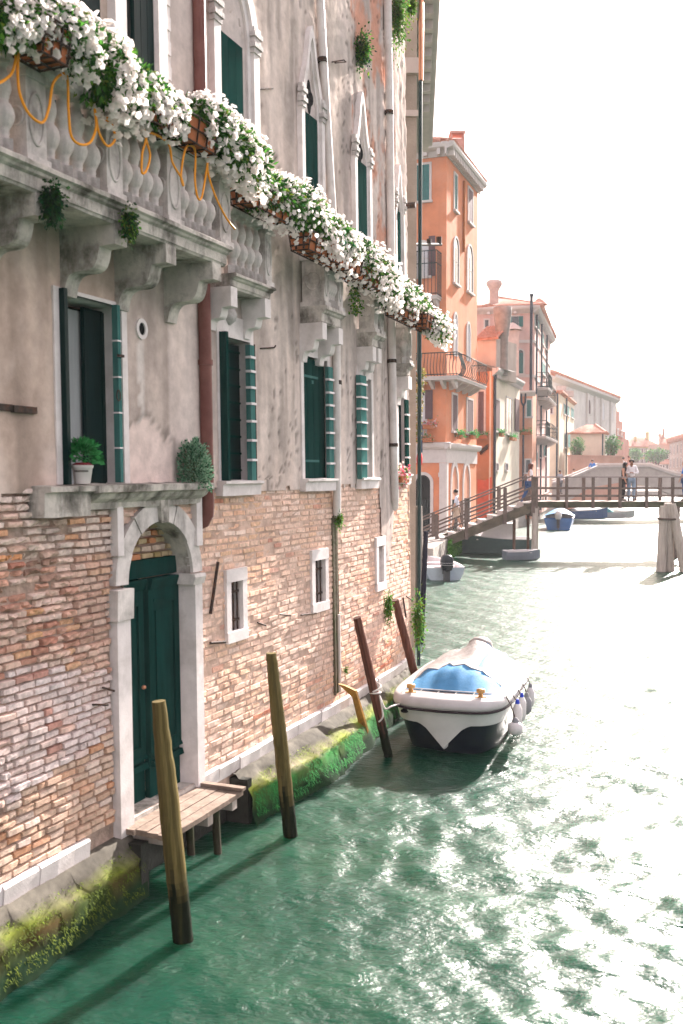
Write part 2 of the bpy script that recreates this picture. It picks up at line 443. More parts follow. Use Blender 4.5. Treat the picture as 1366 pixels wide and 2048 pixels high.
# --- real bricks
def pl_edge(a):                                   # the ragged lower edge of the plaster
    z = 3.37 + .10 * noise.noise(Vector((a * 1.3, 3, 0))) + .05 * noise.noise(Vector((a * 6, 9, 0)))
    t0, t1 = A(757), A(790)
    if t0 < a < t1:
        w = (a - t0) / (t1 - t0); z = min(z, 3.3 - 1.05 * math.sin(math.pi * min(1, w * 1.15) ** .8) ** .6) if w < .87 else z
    return z
aD = A(245)
def brick_col(a, z):
    r = random.random(); nz = noise.noise(Vector((a * .9, z * 1.5, 4))); n2 = noise.noise(Vector((a * 2.3, z * 2.3, 9)))
    if a < aD:
        zz = z + .22 * nz
        if zz > 2.85: pal_ = [(.58, .46, .38), (.55, .37, .28), (.62, .50, .43), (.58, .27, .11), (.50, .41, .35)]; w = [4, 3, 3, 1, 2]
        elif zz > 2.0: pal_ = [(.52, .28, .20), (.58, .41, .33), (.37, .16, .11), (.60, .33, .16), (.62, .48, .41), (.25, .15, .11)]; w = [4, 4, 2.2, 1.3, 4, .8]
        elif zz > 1.28: pal_ = [(.66, .55, .53), (.61, .46, .42), (.34, .10, .06), (.55, .36, .29), (.70, .61, .60)]; w = [5, 2.5, 1.1, 1, 3]
        else: pal_ = [(.60, .41, .30), (.63, .47, .37), (.56, .29, .17), (.65, .52, .45), (.49, .32, .23)]; w = [4, 3, 2, 2, 1]
    else:
        pal_ = [(.68, .44, .32), (.70, .49, .38), (.66, .40, .28), (.68, .44, .30), (.54, .25, .17), (.72, .55, .46), (.40, .15, .10)]
        w = [5, 4, 3.4, 4, .35 + max(0, n2) * 2.2, 2.6, .12 + max(0, n2) * 1.6]
        if z < 1.1 and nz > .0: w[4] += 3; w[6] += 1.5
        if a > A(690): pal_[0] = (.58, .37, .28); w[4] += .8
    c = random.choices(pal_, w)[0]; k = 1 + .18 * (r - .5) + .12 * n2
    if a >= aD:                                      # lime wash left in clouds over the brick
        f_ = min(.8, max(0, .42 + 1.1 * noise.noise(Vector((a * .7, z * .8, 31))) + .3 * noise.noise(Vector((a * 3, z * 3, 33)))))
        c = tuple(c[i] * (1 - f_) + (.74, .545, .455)[i] * f_ for i in range(3))
    else:
        mu = (.57, .39, .31) if 2.0 < z + .22 * nz <= 2.85 else (.63, .50, .45) if z + .22 * nz > 1.28 else (.61, .43, .33)
        f_ = min(.7, max(.1, .38 + .9 * noise.noise(Vector((a * 1.3, z * 1.6, 61)))))
        c = tuple(c[i] * (1 - f_) + mu[i] * f_ for i in range(3))
    return (c[0] * k, c[1] * k, c[2] * k)
BV, BF, BC = [], [], []
def brick(a0, a1, z0, z1, n0, depth_n, c, rough):
    la, lz = a1 - a0, z1 - z0
    K, J = (4, 2) if rough > .004 else (2, 1)
    o = sum(len(v) for v in BV) if False else brick.n
    us_ = np.linspace(0, 1, K + 1); vs_ = np.linspace(0, 1, J + 1)
    pts = []
    e = min(.010, lz * .18)
    for v in vs_:
        for u in us_:
            ed = (u in (0., 1.)) + (v in (0., 1.))
            a = a0 + la * u; z = z0 + lz * v
            a += (.5 - u) * 2 * e * (1 if u in (0., 1.) else 0) * random.uniform(.3, 1.4)
            z += (.5 - v) * 2 * e * (1 if v in (0., 1.) else 0) * random.uniform(.2, 1.2)
            n = n0 + random.uniform(-rough, rough) - ed * random.uniform(.0, .35) * rough * 2
            pts.append((a, n, z))
    nf = len(pts)
    ring = [i for i in range(K + 1)] + [(K + 1) * j + K for j in range(1, J + 1)] + [(K + 1) * J + i for i in range(K - 1, -1, -1)] + [(K + 1) * j for j in range(J - 1, 0, -1)]
    for i in ring:
        v, u = divmod(i, K + 1)
        pts.append((a0 + la * u / K, depth_n, z0 + lz * v / J))
    BV.append(np.array(pts))
    for v in range(J):
        for u in range(K):
            q = v * (K + 1) + u
            BF.append((o + q, o + q + 1, o + q + K + 2, o + q + K + 1)); BC.append(c)
    nr_ = len(ring)
    for i in range(nr_):
        BF.append((o + nf + i, o + nf + (i + 1) % nr_, o + ring[(i + 1) % nr_], o + ring[i])); BC.append(c)
    brick.n += len(pts)
brick.n = 0
surround = [DA0 - .2, DA1 + .14, .3, DSP + .02]
def clear_of(a0, a1, z0, z1):
    for o in [[g[0] - .06, g[1] + .06, g[2] - .08, g[3] + .1] for g in GR] + [surround] + [[w[0] - .05, w[1] + .05, w[2] - .12, w[3]] for w in WIN]:
        if a0 < o[1] and a1 > o[0] and z0 < o[3] and z1 > o[2]:
            if a0 >= o[0] and a1 <= o[1]: return None
            if a0 < o[0] - .04 and a1 > o[0]: a1 = o[0] - .004
            elif a1 > o[1] + .04: a0 = o[1] + .004
            else: return None
    ca, cz = (a0 + a1) / 2, (z0 + z1) / 2
    if math.hypot(ca - DC, cz - DSP) < DR + .15 and cz > DSP - .05: return None
    return a0, a1
for (lo, hi, RH, LB) in ((ABEG, DA0 - .1, .0595, .185), (DA0 - .1, AEND, .0665, .24)):
    z = ZBASE + .012; row = 0
    while z < zt_b - .05:
        a = lo + (row % 2) * LB * .5 * (lo > ABEG) + random.uniform(-.03, .03) - LB * (lo > ABEG)
        while a < hi - .05:
            ln = LB * random.choice([.97, 1.02, .5, .8, 1.1]) if random.random() < .4 else LB * random.uniform(.97, 1.03)
            a1 = min(a + ln, hi); a0_ = max(a, lo)
            q = clear_of(a0_, a1 - .010, z, z + RH - .012) if a1 - a0_ > .03 else None
            if q and q[1] - q[0] > .03 and z < max(pl_edge(q[0]), pl_edge(q[1])) + .05:
                rgh = .0035; n0 = random.gauss(0, .0035)
                if q[0] < aD and z > 1.0:
                    e = noise.noise(Vector((q[0] * 1.4, z * 1.6, 1.7)))
                    ero = max(0, .35 + e) if z > 1.85 else max(0, e) * .4
                    rgh = .003 + .016 * ero; n0 = max(-.020, random.gauss(.0, .006 + .020 * ero))
                sag = .014 * noise.noise(Vector((q[0] * .8, z * .7, 7)))
                if random.random() > .012:
                    brick(q[0], q[1], z + sag, z + sag + RH - random.uniform(.007, .014), n0, -.05, brick_col(q[0], z), rgh)
            a = a1
        z += RH; row += 1
# brick infill of the door arch
zz = DSP + .17
while zz < DTOP:
    a = DA0
    while a < DA1:
        a1 = a + random.uniform(.1, .2)
        if math.hypot((a + a1) / 2 - DC, zz + .03 - DSP) < DR + .03:
            c = random.choices([(.40, .30, .18), (.50, .38, .30), (.45, .2, .1), (.3, .22, .1)], [4, 3, 1, 2])[0]
            brick(a, a1 - .012, zz, zz + .055, -.17 + random.gauss(0, .005), -.22, c, .004)
        a = a1
    zz += .068
bv = np.concatenate(BV); bw = WFn(bv[:, 0], bv[:, 1], bv[:, 2])
ob = mesh_np('brickwork', bw, BF, M['brick'], pal, smooth=False) if False else None
mb = MB(); mb.V = [tuple(v) for v in bw]; mb.F = BF; mb.C = BC; mb.S = [False] * len(BF)
mb.build('brickwork', M['brick'], pal)

# --- plaster skin with a ragged foot, real relief and stains
As = cuts(ABEG, AEND, .05, [x for o in WIN for x in o[:2]])
Zs = cuts(2.2, ZTOP, .05, [x for o in WIN for x in o[2:]])
AA, ZZ = np.meshgrid(As, Zs, indexing='ij')
NN = np.zeros_like(AA); VC = np.zeros(AA.shape + (3,))
def fr(x, y, s): return noise.fractal(Vector((x, y, s)), 1.0, 2.0, 5)
aV, zV = wp(282, 658, .02)
aP1, aPale0, aPale1, aW2, aU3, aP3 = A(247), A(335), A(402), A(430), A(690), A(790)
pe = [pl_edge(float(a)) for a in As]
a_br0, a_br1 = A(700, 0, 100), A(775, 0, 100)
for i, a in enumerate(As):
    a = float(a)
    for j, z in enumerate(Zs):
        z = float(z)
        f1 = fr(a * .8, z * .5, 1); f2 = fr(a * 2.5, z * 1.2, 5); f3 = fr(a * 7, z * 7, 8); st = fr(a * 5, z * .45, 12)
        rough = .006 + .010 * min(1, max(0, (z - 5) / 4)) * (1 if a > aW2 else .4)
        NN[i, j] = .018 + rough * f3 + .006 * f2
        c = np.array((.62, .52, .465))
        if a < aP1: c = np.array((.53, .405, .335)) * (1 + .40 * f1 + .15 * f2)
        elif a < aPale0: c = np.array((.50, .41, .365)) * (1 + .25 * f1)
        elif a < aPale1: c = np.array((.66, .55, .50))
        if a > aU3: c = np.array((.60, .505, .46))
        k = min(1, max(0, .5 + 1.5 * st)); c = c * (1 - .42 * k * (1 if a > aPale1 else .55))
        k = min(1, max(0, f1 * 1.6)); c = c * (1 - k * .25) + np.array((.30, .285, .26)) * k * .25
        k = min(1, max(0, f2 * 1.8 - .1)); c = c * (1 - k * .5) + np.array((.60, .49, .43)) * k * .5
        if abs(a - aV - .02 * f3) < .045 and zV - 1.35 < z < zV + .12: c = c * .45 + np.array((.72, .66, .62)) * .55      # limescale run below the vent
        e2 = math.hypot((a - aV - .05) / .42, (z - 3.62) / .42) + .5 * f2                                                   # flaked patch by the cornice
        if a > aP1 and e2 < .8: c = np.array((.66, .53, .48)) * (1 + .2 * f3); NN[i, j] -= .008
        if e2 > .8 and e2 < .9 and a > aP1 and a < aPale1: c = c * .7
        e = z - pe[i]                                   # damp, salt-eaten foot
        if e < .5:
            k = max(0, 1 - e / .5) * min(1, max(0, .35 + 1.6 * f2)); c = c * (1 - k) + np.array((.62, .50, .44)) * k
        if a_br0 < a < a_br1 + .3 and z > 6.6:
            k = min(1, max(0, (f2 * 2.2 + f3 * .8 + .15 + .12 * (z - 7.5))))
            NN[i, j] -= .012 * k; c = c * (1 - k) + np.array((.50, .26, .19)) * k
        if a > aW2 and .18 < f1 + .5 * f3 < .24 and f3 > .0: c = c * .5; NN[i, j] -= .01
        VC[i, j] = c
W = WFn(AA.ravel(), NN.ravel(), ZZ.ravel())
idx = np.arange(AA.size).reshape(AA.shape); Fp = []
for i in range(len(As) - 1):
    pei = (pe[i] + pe[i + 1]) / 2; ac = (As[i] + As[i + 1]) / 2
    for j in range(len(Zs) - 1):
        zc = (Zs[j] + Zs[j + 1]) / 2
        if zc < pei + .04 * noise.noise(Vector((ac * 11, zc * 11, 2))) or in_open(ac, zc, WIN): continue
        Fp.append((idx[i, j], idx[i + 1, j], idx[i + 1, j + 1], idx[i, j + 1]))
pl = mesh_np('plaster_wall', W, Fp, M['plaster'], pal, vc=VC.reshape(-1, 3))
# the body of the house behind its skins
m = MB()
m.sweep(WF, [(-.45, -.6), (-5, -.6), (-5, ZTOP), (-.45, ZTOP)], ABEG, AEND, step=1)
m.box(WF, AEND - .02, AEND, -.5, .004, -.6, ZTOP)
m.build('wall_core', M['mortar'], pal)

# --- plinth: white stone band, worn ledge, mossy foot
m = MB(); a = ABEG
while a < AEND:
    if a > DA1 and m.V and m.first: m.build('plinth_band', M['stone_pale'], pal); m = MB(); m.first = False
    ln = random.uniform(.35, .7); a1 = min(a + ln, AEND)
    if not (a < DA1 and a1 > DA0 - .1):
        j = random.uniform(-.012, .012); t = random.uniform(-.008, .008)
        m.first = getattr(m, 'first', True)
        m.sweep(WF, [(-.05, ZBASE - .15), (.02 + j, ZBASE - .15), (.035 + j, ZBASE - .02 + t), (.02 + j, ZBASE + t), (-.05, ZBASE + t)], a, a1 - .006, step=.15, jit=.004)
    a = a1
m.build('plinth_band', M['stone_pale'], pal)
m = MB(); K = int((AEND - ABEG) / .07)
prof = [(-.05, ZBASE - .13), (.05, ZBASE - .14), (.10, ZBASE - .22), (.17, ZBASE - .29), (.19, ZBASE - .36), (.21, .12), (.25, -.1), (.28, -.6)]
V = []; VCp = []; npf = len(prof)
for i in range(K + 1):
    a = ABEG + (AEND - ABEG) * i / K
    wide = 1.0 + .9 * max(0, math.exp(-((a - A(600)) / 1.6) ** 2))
    for j, (n_, z_) in enumerate(prof):
        q = fr(a * 3, j * .9, 3) * .05; q2 = fr(a * 9, j * 2.0, 6) * .02
        V.append(WF(a, n_ * (wide if j > 0 else 1) + (q + q2) * (j > 1), z_ + q2 * (0 < j < 6) + .03 * (noise.noise(Vector((a * 2.2, j * 3.1, 44))) if 1 < j < 6 else 0)))
        g = min(1, max(0, .5 + 1.3 * fr(a * 2.2, j * 1.1, 9)))
        if j <= 2: c = np.array((.12, .108, .088)) * (1 - g * .5)
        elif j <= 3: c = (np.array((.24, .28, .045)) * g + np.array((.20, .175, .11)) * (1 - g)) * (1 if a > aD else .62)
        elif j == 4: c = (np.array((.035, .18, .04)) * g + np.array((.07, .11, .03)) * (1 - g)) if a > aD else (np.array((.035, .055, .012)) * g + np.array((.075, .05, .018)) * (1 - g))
        else: c = np.array((.012, .030, .013))
        VCp.append(c)
Fp = [(i * npf + j, i * npf + j + 1, (i + 1) * npf + j + 1, (i + 1) * npf + j) for i in range(K) for j in range(npf - 1)]
aG0, aG1 = DA0 - .06, A(452)
Fp = [f for f in Fp if not (aG0 < ABEG + (AEND - ABEG) * (f[0] // npf + .5) / K < aG1)]
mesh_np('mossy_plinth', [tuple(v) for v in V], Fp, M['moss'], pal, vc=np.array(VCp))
q = MB(); q.box(WF, aG0 - .1, aG1 + .1, -.4, -.06, -.7, DZ0 - .06); q.box(WF, aG0 - .08, aG0 + .03, -.05, .2, -.7, .45); q.box(WF, aG1 - .03, aG1 + .06, -.05, .2, -.7, .45); q.build('landing_recess', mk('shaded_stone', (.035, .035, .03), .5, .4, 5, .01, 20), pal)  # near-black stone: the shadow under the jetty is put into the colour
# weed and moss tufts on the plinth
mm = MB()
def mgrid(a, t):
    wide = 1.0 + .9 * max(0, math.exp(-((a - A(600)) / 1.6) ** 2))
    j = min(int(t), npf - 2); w = t - j
    return (prof[j][0] + (prof[j + 1][0] - prof[j][0]) * w) * wide, prof[j][1] + (prof[j + 1][1] - prof[j][1]) * w
for _ in range(26000):
    a = random.uniform(ABEG + 2, AEND); t = random.choices([random.uniform(1.8, 3.2), random.uniform(3, 5.3)], [1, 3])[0]
    dens = fr(a * 1.7, t * .8, 21)
    if aG0 - .02 < a < aG1 + .02: continue
    if a < aG0 and random.random() < .35: continue
    if dens < -.3: continue
    n_, z_ = mgrid(a, t)
    p = WF(a, n_ + .004, z_); ln = random.uniform(.02, .07) * (.6 if a < aD else 1); w = random.uniform(.004, .012)
    tip = WF(a + random.uniform(-.02, .02), n_ + random.uniform(.012, .035), z_ + (random.uniform(-.4, .7) if t < 4 else random.uniform(-1.2, .2)) * ln)
    s_ = WF(a + w, n_ + .004, z_)
    r = random.random()
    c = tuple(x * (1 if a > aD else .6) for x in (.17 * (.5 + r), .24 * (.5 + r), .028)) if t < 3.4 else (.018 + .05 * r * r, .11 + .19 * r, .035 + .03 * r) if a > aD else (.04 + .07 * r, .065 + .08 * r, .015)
    mm.add([p, s_, tip], [(0, 1, 2)], c)
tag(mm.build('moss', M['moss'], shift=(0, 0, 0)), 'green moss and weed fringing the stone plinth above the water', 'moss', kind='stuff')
# ------------------------------------------------------------------ palazzo: windows, door, balconies, pipes
def local(mb, name, m, parent, loc):
    """mesh written about its own base point, set as a child at loc"""
    keep = parent['_o'] if parent is not None else None
    ob = mb.build(name, m, shift=(0, 0, 0)); ob.parent = parent
    ob.location = Vector(loc) - (Vector(keep) if keep is not None else Vector((0, 0, 0))); ob['_o'] = tuple(loc)
    return ob
def reveal(mb, o, n0, n1, c=None):
    a0, a1, z0, z1 = o
    for q in ([(a0, z0), (a0, z1)], [(a1, z0), (a1, z1)], [(a0, z1), (a1, z1)], [(a0, z0), (a1, z0)]):
        (p, r), (s, t) = q
        mb.add([WF(p, n0, r), WF(s, n0, t), WF(s, n1, t), WF(p, n1, r)], [(0, 1, 2, 3)], c)
def leaf(parent, a0, a1, n0, n1, z0, z1, zb, m, planks=0, name='shutter'):
    q = MB(); q.box(WF, a0, a1, n0, n1, z0, z1)
    if planks:
        w = (a1 - a0) / planks
        for i in range(planks): q.box(WF, a0 + i * w + .004, a0 + (i + 1) * w - .004, n1, n1 + .012, z0 + .01, z1 - .01)
    s = q.build(name, m, parent)
    if zb:
        for z in zb:
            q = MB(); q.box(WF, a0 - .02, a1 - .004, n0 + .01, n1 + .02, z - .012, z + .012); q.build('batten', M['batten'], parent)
    return s
def stone_window(o, sill=True, jw=.075, lint=.2):
    a0, a1, z0, z1 = o
    q = MB()
    q.box(WF, a0 - jw, a0, -.02, .036, z0, z1 + lint); q.box(WF, a1, a1 + jw, -.02, .034, z0, z1 + lint)
    q.box(WF, a0, a1, -.02, .032, z1, z1 + lint)
    reveal(q, o, .02, -.34)
    w = q.build('window', M['stone_pale'], pal)
    if sill:
        q = MB(); q.sweep(WF, [(-.02, z0 - .15), (.085, z0 - .15), (.09, z0 - .045), (.125, z0 - .03), (.125, z0 - .004), (-.02, z0 + .004)], a0 - .1, a1 + .1, step=.2, jit=.003)
        q.build('sill', M['stone_pale'], w)
    return w
# window 1 above the door
w = stone_window(W1, sill=False, lint=.03); a0, a1, z0, z1 = W1
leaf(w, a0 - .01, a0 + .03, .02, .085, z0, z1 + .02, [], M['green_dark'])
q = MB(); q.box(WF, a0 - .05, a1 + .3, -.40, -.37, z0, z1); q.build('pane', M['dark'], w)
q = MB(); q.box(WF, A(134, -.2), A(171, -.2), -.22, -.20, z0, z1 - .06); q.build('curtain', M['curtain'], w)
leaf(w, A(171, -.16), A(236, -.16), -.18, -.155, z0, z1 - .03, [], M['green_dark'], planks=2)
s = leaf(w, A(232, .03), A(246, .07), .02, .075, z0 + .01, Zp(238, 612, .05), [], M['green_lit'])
for y in (683, 755, 826, 896):
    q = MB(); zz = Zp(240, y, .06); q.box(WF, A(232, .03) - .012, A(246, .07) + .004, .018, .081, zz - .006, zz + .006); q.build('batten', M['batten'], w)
q = MB(); zz = Zp(240, 713, .06); q.box(WF, A(240, .08), A(247, .08) + .02, .075, .10, zz - .01, zz + .012)
zz = Zp(240, 792, .06); c0 = A(240, .08)
q.tube([WF(c0 + .025 * math.cos(t), .083, zz + .045 * math.sin(t)) for t in np.linspace(0, 2 * math.pi, 13)], .005, 6)
q.build('handle', M['iron'], w)
# window 2
w = stone_window(W2, lint=.22); a0, a1, z0, z1 = W2
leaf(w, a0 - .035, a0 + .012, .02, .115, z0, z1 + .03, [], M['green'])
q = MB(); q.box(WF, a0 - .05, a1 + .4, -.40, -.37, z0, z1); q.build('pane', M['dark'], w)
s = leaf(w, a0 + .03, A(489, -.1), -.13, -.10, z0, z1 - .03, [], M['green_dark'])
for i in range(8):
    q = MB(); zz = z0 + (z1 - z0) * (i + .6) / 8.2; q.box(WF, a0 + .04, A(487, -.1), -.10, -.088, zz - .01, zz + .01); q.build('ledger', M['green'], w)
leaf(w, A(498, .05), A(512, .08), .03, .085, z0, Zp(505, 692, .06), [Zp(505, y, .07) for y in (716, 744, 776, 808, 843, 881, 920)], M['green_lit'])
q = MB(); q.tube([WF(A(513, .07), .07, Zp(513, y, .07)) for y in (690, 700, 950, 962)], .008, 6); q.build('shutter_rod', M['iron'], w)
# window 3
w = stone_window(W3, lint=.2); a0, a1, z0, z1 = W3
leaf(w, a0 + .012, a1 - .012, -.05, -.02, z0, z1 - .01, [], M['green'], planks=4)
q = MB(); q.box(WF, a0 - .05, a1 + .2, -.40, -.37, z0, z1); q.build('pane', M['dark'], w)
q = MB()
for y in (755, 922):
    zz = Zp(628, y, 0); q.box(WF, a0 + .03, a0 + .5, -.008, .002, zz - .014, zz + .014)
zz = Zp(628, 765, 0); q.box(WF, A(626), A(629), -.006, .006, zz - .02, zz + .02)
q.build('strap_hinge', M['green_lit'], w)
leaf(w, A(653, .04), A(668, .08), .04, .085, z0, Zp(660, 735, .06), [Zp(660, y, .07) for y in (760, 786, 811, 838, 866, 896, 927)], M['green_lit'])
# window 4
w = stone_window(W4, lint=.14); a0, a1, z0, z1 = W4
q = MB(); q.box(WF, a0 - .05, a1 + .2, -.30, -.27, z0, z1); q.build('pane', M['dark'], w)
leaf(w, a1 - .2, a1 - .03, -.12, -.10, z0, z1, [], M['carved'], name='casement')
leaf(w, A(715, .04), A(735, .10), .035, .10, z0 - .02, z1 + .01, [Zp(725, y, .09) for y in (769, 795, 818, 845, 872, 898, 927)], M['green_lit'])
# window 5
w = stone_window(W5, lint=.14); a0, a1, z0, z1 = W5
q = MB(); q.box(WF, a0 - .05, a1 + .2, -.30, -.27, z0, z1); q.build('pane', M['dark'], w)
leaf(w, a0 + .02, a0 + .35, -.06, -.03, z0, z1, [], M['green_dark'], planks=2)
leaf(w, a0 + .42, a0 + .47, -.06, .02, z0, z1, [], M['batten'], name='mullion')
leaf(w, a1 - .12, a1 + .05, .035, .07, z0, z1 - .02, [Zp(815, y, .06) for y in (830, 858, 888, 915)], M['green'])

# barred cellar windows
for k, o in enumerate(GR):
    a0, a1, z0, z1 = o; q = MB(); fw = .095
    q.box(WF, a0 - fw, a0, -.03, .026, z0 - .02, z1); q.box(WF, a1, a1 + fw, -.03, .024, z0 - .02, z1)
    q.box(WF, a0 - fw, a1 + fw, -.03, .030, z1, z1 + .13); q.box(WF, a0 - fw, a1 + fw, -.03, .034, z0 - .11, z0)
    reveal(q, o, -.02, -.3); g = q.build('cellar_window', M['stone_pale'], pal)
    q = MB(); q.box(WF, a0 - .02, a1 + .1, -.30, -.27, z0, z1); q.build('pane', M['dark'], g)
    if k < 2:
        q = MB(); nb = 3
        for i in range(nb):
            aa = a0 + (a1 - a0) * (i + .6) / nb; q.tube([WF(aa, -.03, z0), WF(aa, -.03, z1)], .010, 6)
        for zz in (z0 + .2 * (z1 - z0), z0 + .78 * (z1 - z0)): q.box(WF, a0, a1, -.036, -.024, zz - .012, zz + .012)
        q.build('grille', M['iron'], g)

# the water door: arch of stone blocks on jambs, panelled leaves
q = MB()
def arc(r, t0, t1, k=8): return [(DC + r * math.cos(t), DSP + r * math.sin(t) * .98) for t in np.linspace(t0, t1, k)]
blocks = [(0.02, .62), (.63, 1.18), (1.19, 1.50), (1.645, 2.2), (2.21, 2.62), (2.63, 3.12)]
for i, (t0, t1) in enumerate(blocks):
    w_ = .17 + (.015 if i % 2 else 0)
    q.band(WF, arc(DR, t0, t1), arc(DR + w_, t0, t1), -.03, .03 + .008 * (i % 2))
d = q.build('water_door', M['stone'], pal)
q = MB(); q.plate(WF, [(DC - .055, DSP + DR * .955), (DC + .055, DSP + DR * .955), (DC + .085, DSP + DR + .26), (DC - .085, DSP + DR + .26)], -.02, .075); q.build('keystone', M['stone_old'], d)
q = MB(); ts = np.linspace(0, math.pi, 22)
for i in range(21):
    p, r = (DC + DR * math.cos(ts[i]), DSP + DR * .98 * math.sin(ts[i])), (DC + DR * math.cos(ts[i + 1]), DSP + DR * .98 * math.sin(ts[i + 1]))
    q.add([WF(p[0], .0, p[1]), WF(r[0], .0, r[1]), WF(r[0], -.22, r[1]), WF(p[0], -.22, p[1])], [(0, 1, 2, 3)])
q.build('arch_soffit', M['stone_old'], d)
q = MB()
q.sweep(WF, [(-.22, .42), (.045, .42), (.05, DSP - .28), (-.22, DSP - .28)], DA0 - .19, DA0, step=.1)
q.build('jamb', M['stone_pale'], d)
q = MB(); q.sweep(WF, [(-.22, DSP - .275), (.075, DSP - .275), (.085, DSP - .02), (-.22, DSP - .02)], DA0 - .22, DA0 + .012, step=.1); q.build('impost', M['stone'], d)
q = MB(); q.sweep(WF, [(-.22, .42), (.045, .42), (.05, DSP - .1), (-.22, DSP - .1)], DA1, DA1 + .13, step=.1); q.build('jamb', M['stone_pale'], d)
q = MB(); q.sweep(WF, [(-.22, DSP - .098), (.06, DSP - .098), (.085, DSP - .03), (.075, DSP + .0), (-.22, DSP + .0)], DA1 - .05, DA1 + .15, step=.1); q.build('impost', M['stone'], d)
for aa, ww in ((A(221), .05), (A(381), .06)):      # slim strips from the cornice to the arch
    q = MB(); q.box(WF, aa, aa + ww * 1.7, -.02, .06, Zp(226, 1112), Zp(226, 1000)); q.build('pilaster_strip', M['stone_pale'], d)
q = MB(); q.box(WF, DA0 - .02, DA1 + .02, -.28, -.235, DSP - .5, DTOP + .05); q.build('tympanum', M['mortar'], d)
q = MB(); q.sweep(WF, [(-.24, DSP + .01), (-.15, DSP + .01), (-.145, DSP + .17), (-.24, DSP + .17)], DA0, DA1, step=.3)
q.build('transom', M['green'], d)
for k in range(2):
    a0 = DA0 + .01 + k * (DC - DA0); a1 = a0 + (DC - DA0) - .02; nf = -.15 if k else -.19
    q = MB(); zt = DSP - .005; zb = DZ0 + .28
    q.box(WF, a0, a1, nf - .05, nf, DZ0 - .03, zt)
    q.sweep(WF, [(nf, zt - .10), (nf + .03, zt - .095), (nf + .055, zt - .02), (nf + .055, zt), (nf, zt)], a0 + .02, a1, step=.3)      # head moulding
    for (b0, b1, y0, y1, p) in ((a0 + .02, a1 - .0, zb, zb + .05, .05), (a0 + .02, a1, zb + .09, zb + .12, .04)):
        q.sweep(WF, [(nf, y0), (nf + p, y0), (nf + p * .7, y1), (nf, y1)], b0, b1, step=.3)
    for (b0, b1) in ((a0, a0 + .08), (a1 - .08, a1)): q.box(WF, b0, b1, nf, nf + .022, zb + .12, zt - .1)
    q.box(WF, a0 + .08, a1 - .08, nf, nf + .020, zt - .19, zt - .1); q.box(WF, a0 + .08, a1 - .08, nf, nf + .020, zb + .12, zb + .2)
    q.sweep(WF, [(nf, zt - .24), (nf + .02, zt - .235), (nf + .032, zt - .19), (nf, zt - .19)], a0 + .08, a1 - .08, step=.3)
    q.box(WF, a0 + .13, a1 - .13, nf, nf + .014, zb + .27, zt - .3)
    lf = q.build('door_leaf', M['green'], d)
    if k == 0:
        q = MB(); q.lathe([(.001, -.02), (.018, -.012), (.022, 0), (.018, .012), (.001, .02)], WF(a1 - .04, nf + .035, 1.62), 10); q.build('door_knob', M['copper'], d)
q = MB(); q.box(WF, DA0 - .01, DA1, -.22, .01, DZ0 - .09, DZ0 - .005); q.build('threshold', M['stone_old'], d)
# cornice over the door that doubles as a sill
q = MB(); zc = Zp(250, 968, .15); ca0, ca1 = A(103, .2), A(425, .2)
q.sweep(WF, [(-.02, zc - .20), (.06, zc - .20), (.07, zc - .15), (.13, zc - .115), (.16, zc - .075), (.215, zc - .06), (.22, zc - .005), (-.02, zc + .008)], ca0 + .55, ca1, step=.12, jit=.004)
q.sweep(WF, [(-.02, zc - .24), (.13, zc - .24), (.135, zc - .06), (.19, zc - .05), (.195, zc - .012), (-.02, zc)], ca0, ca0 + .552, step=.12, jit=.004)
q.build('door_cornice', M['stone_old'], pal)

# ---------------------------------------------------------------- balconies
def scurve(nt, zt, h1, h2, lip=.10, k=14):
    n1 = nt - lip; pts = [(-.02, zt), (nt, zt), (nt, zt - h1), (n1, zt - h1 - .008)]
    za, zb = zt - h1 - .008, zt - h2
    for i in range(1, k + 1):
        t = i / k
        pts.append((n1 + (.05 - n1) * (t - .10 * math.sin(2 * math.pi * t)), za + (zb - za) * (t + .16 * math.sin(2 * math.pi * t)) if t < 1 else zb))
    pts.append((-.02, zb)); return pts
bal = MB()
HB = .60
bal_prof = [(.062, 0), (.062, .10), (.05, .105), (.045, .13), (.05, .14), (.047, .16), (.052, .175), (.062, .19), (.078, .225), (.084, .26), (.078, .295), (.062, .325),
            (.046, .34), (.044, .36), (.05, .37), (.05, .385), (.058, .40), (.064, .43), (.060, .47), (.048, .51), (.036, .545), (.034, .565), (.045, .575), (.05, HB)]
def balustrade(parent, a0, a1, n, zt, count, scale=1.0):
    first = None
    for i in range(count):
        aa = a0 + (a1 - a0) * (i + .5) / count; p = WF(aa, n, zt)
        if balustrade.mesh is None:
            q = MB(); q.lathe([(r, h) for r, h in bal_prof], (0, 0, 0), 14)
            q.box(XYZ, -.068, .068, -.068, .068, 0, .095); q.box(XYZ, -.055, .055, -.055, .055, .575, HB + .001)
            balustrade.mesh = local(q, 'baluster', M['stone_bal'], parent, p); ob = balustrade.mesh
        else:
            ob = copy_part(balustrade.mesh, parent, p - Vector(parent['_o'])); ob['_o'] = tuple(p)
        ob.scale = (scale, scale, scale * random.uniform(.995, 1.005)); ob.rotation_euler.z = -math.atan(.41) * -1 + random.uniform(-.1, .1)
balustrade.mesh = None
M['stone_bal'] = mk('baluster_stone', (.58, .53, .50), .85, .2, 8, .004, 60, c2=(.20, .18, .16), amt2=.6, streak=((.05, .05, .045), 5, (1, 1, .3), .6))
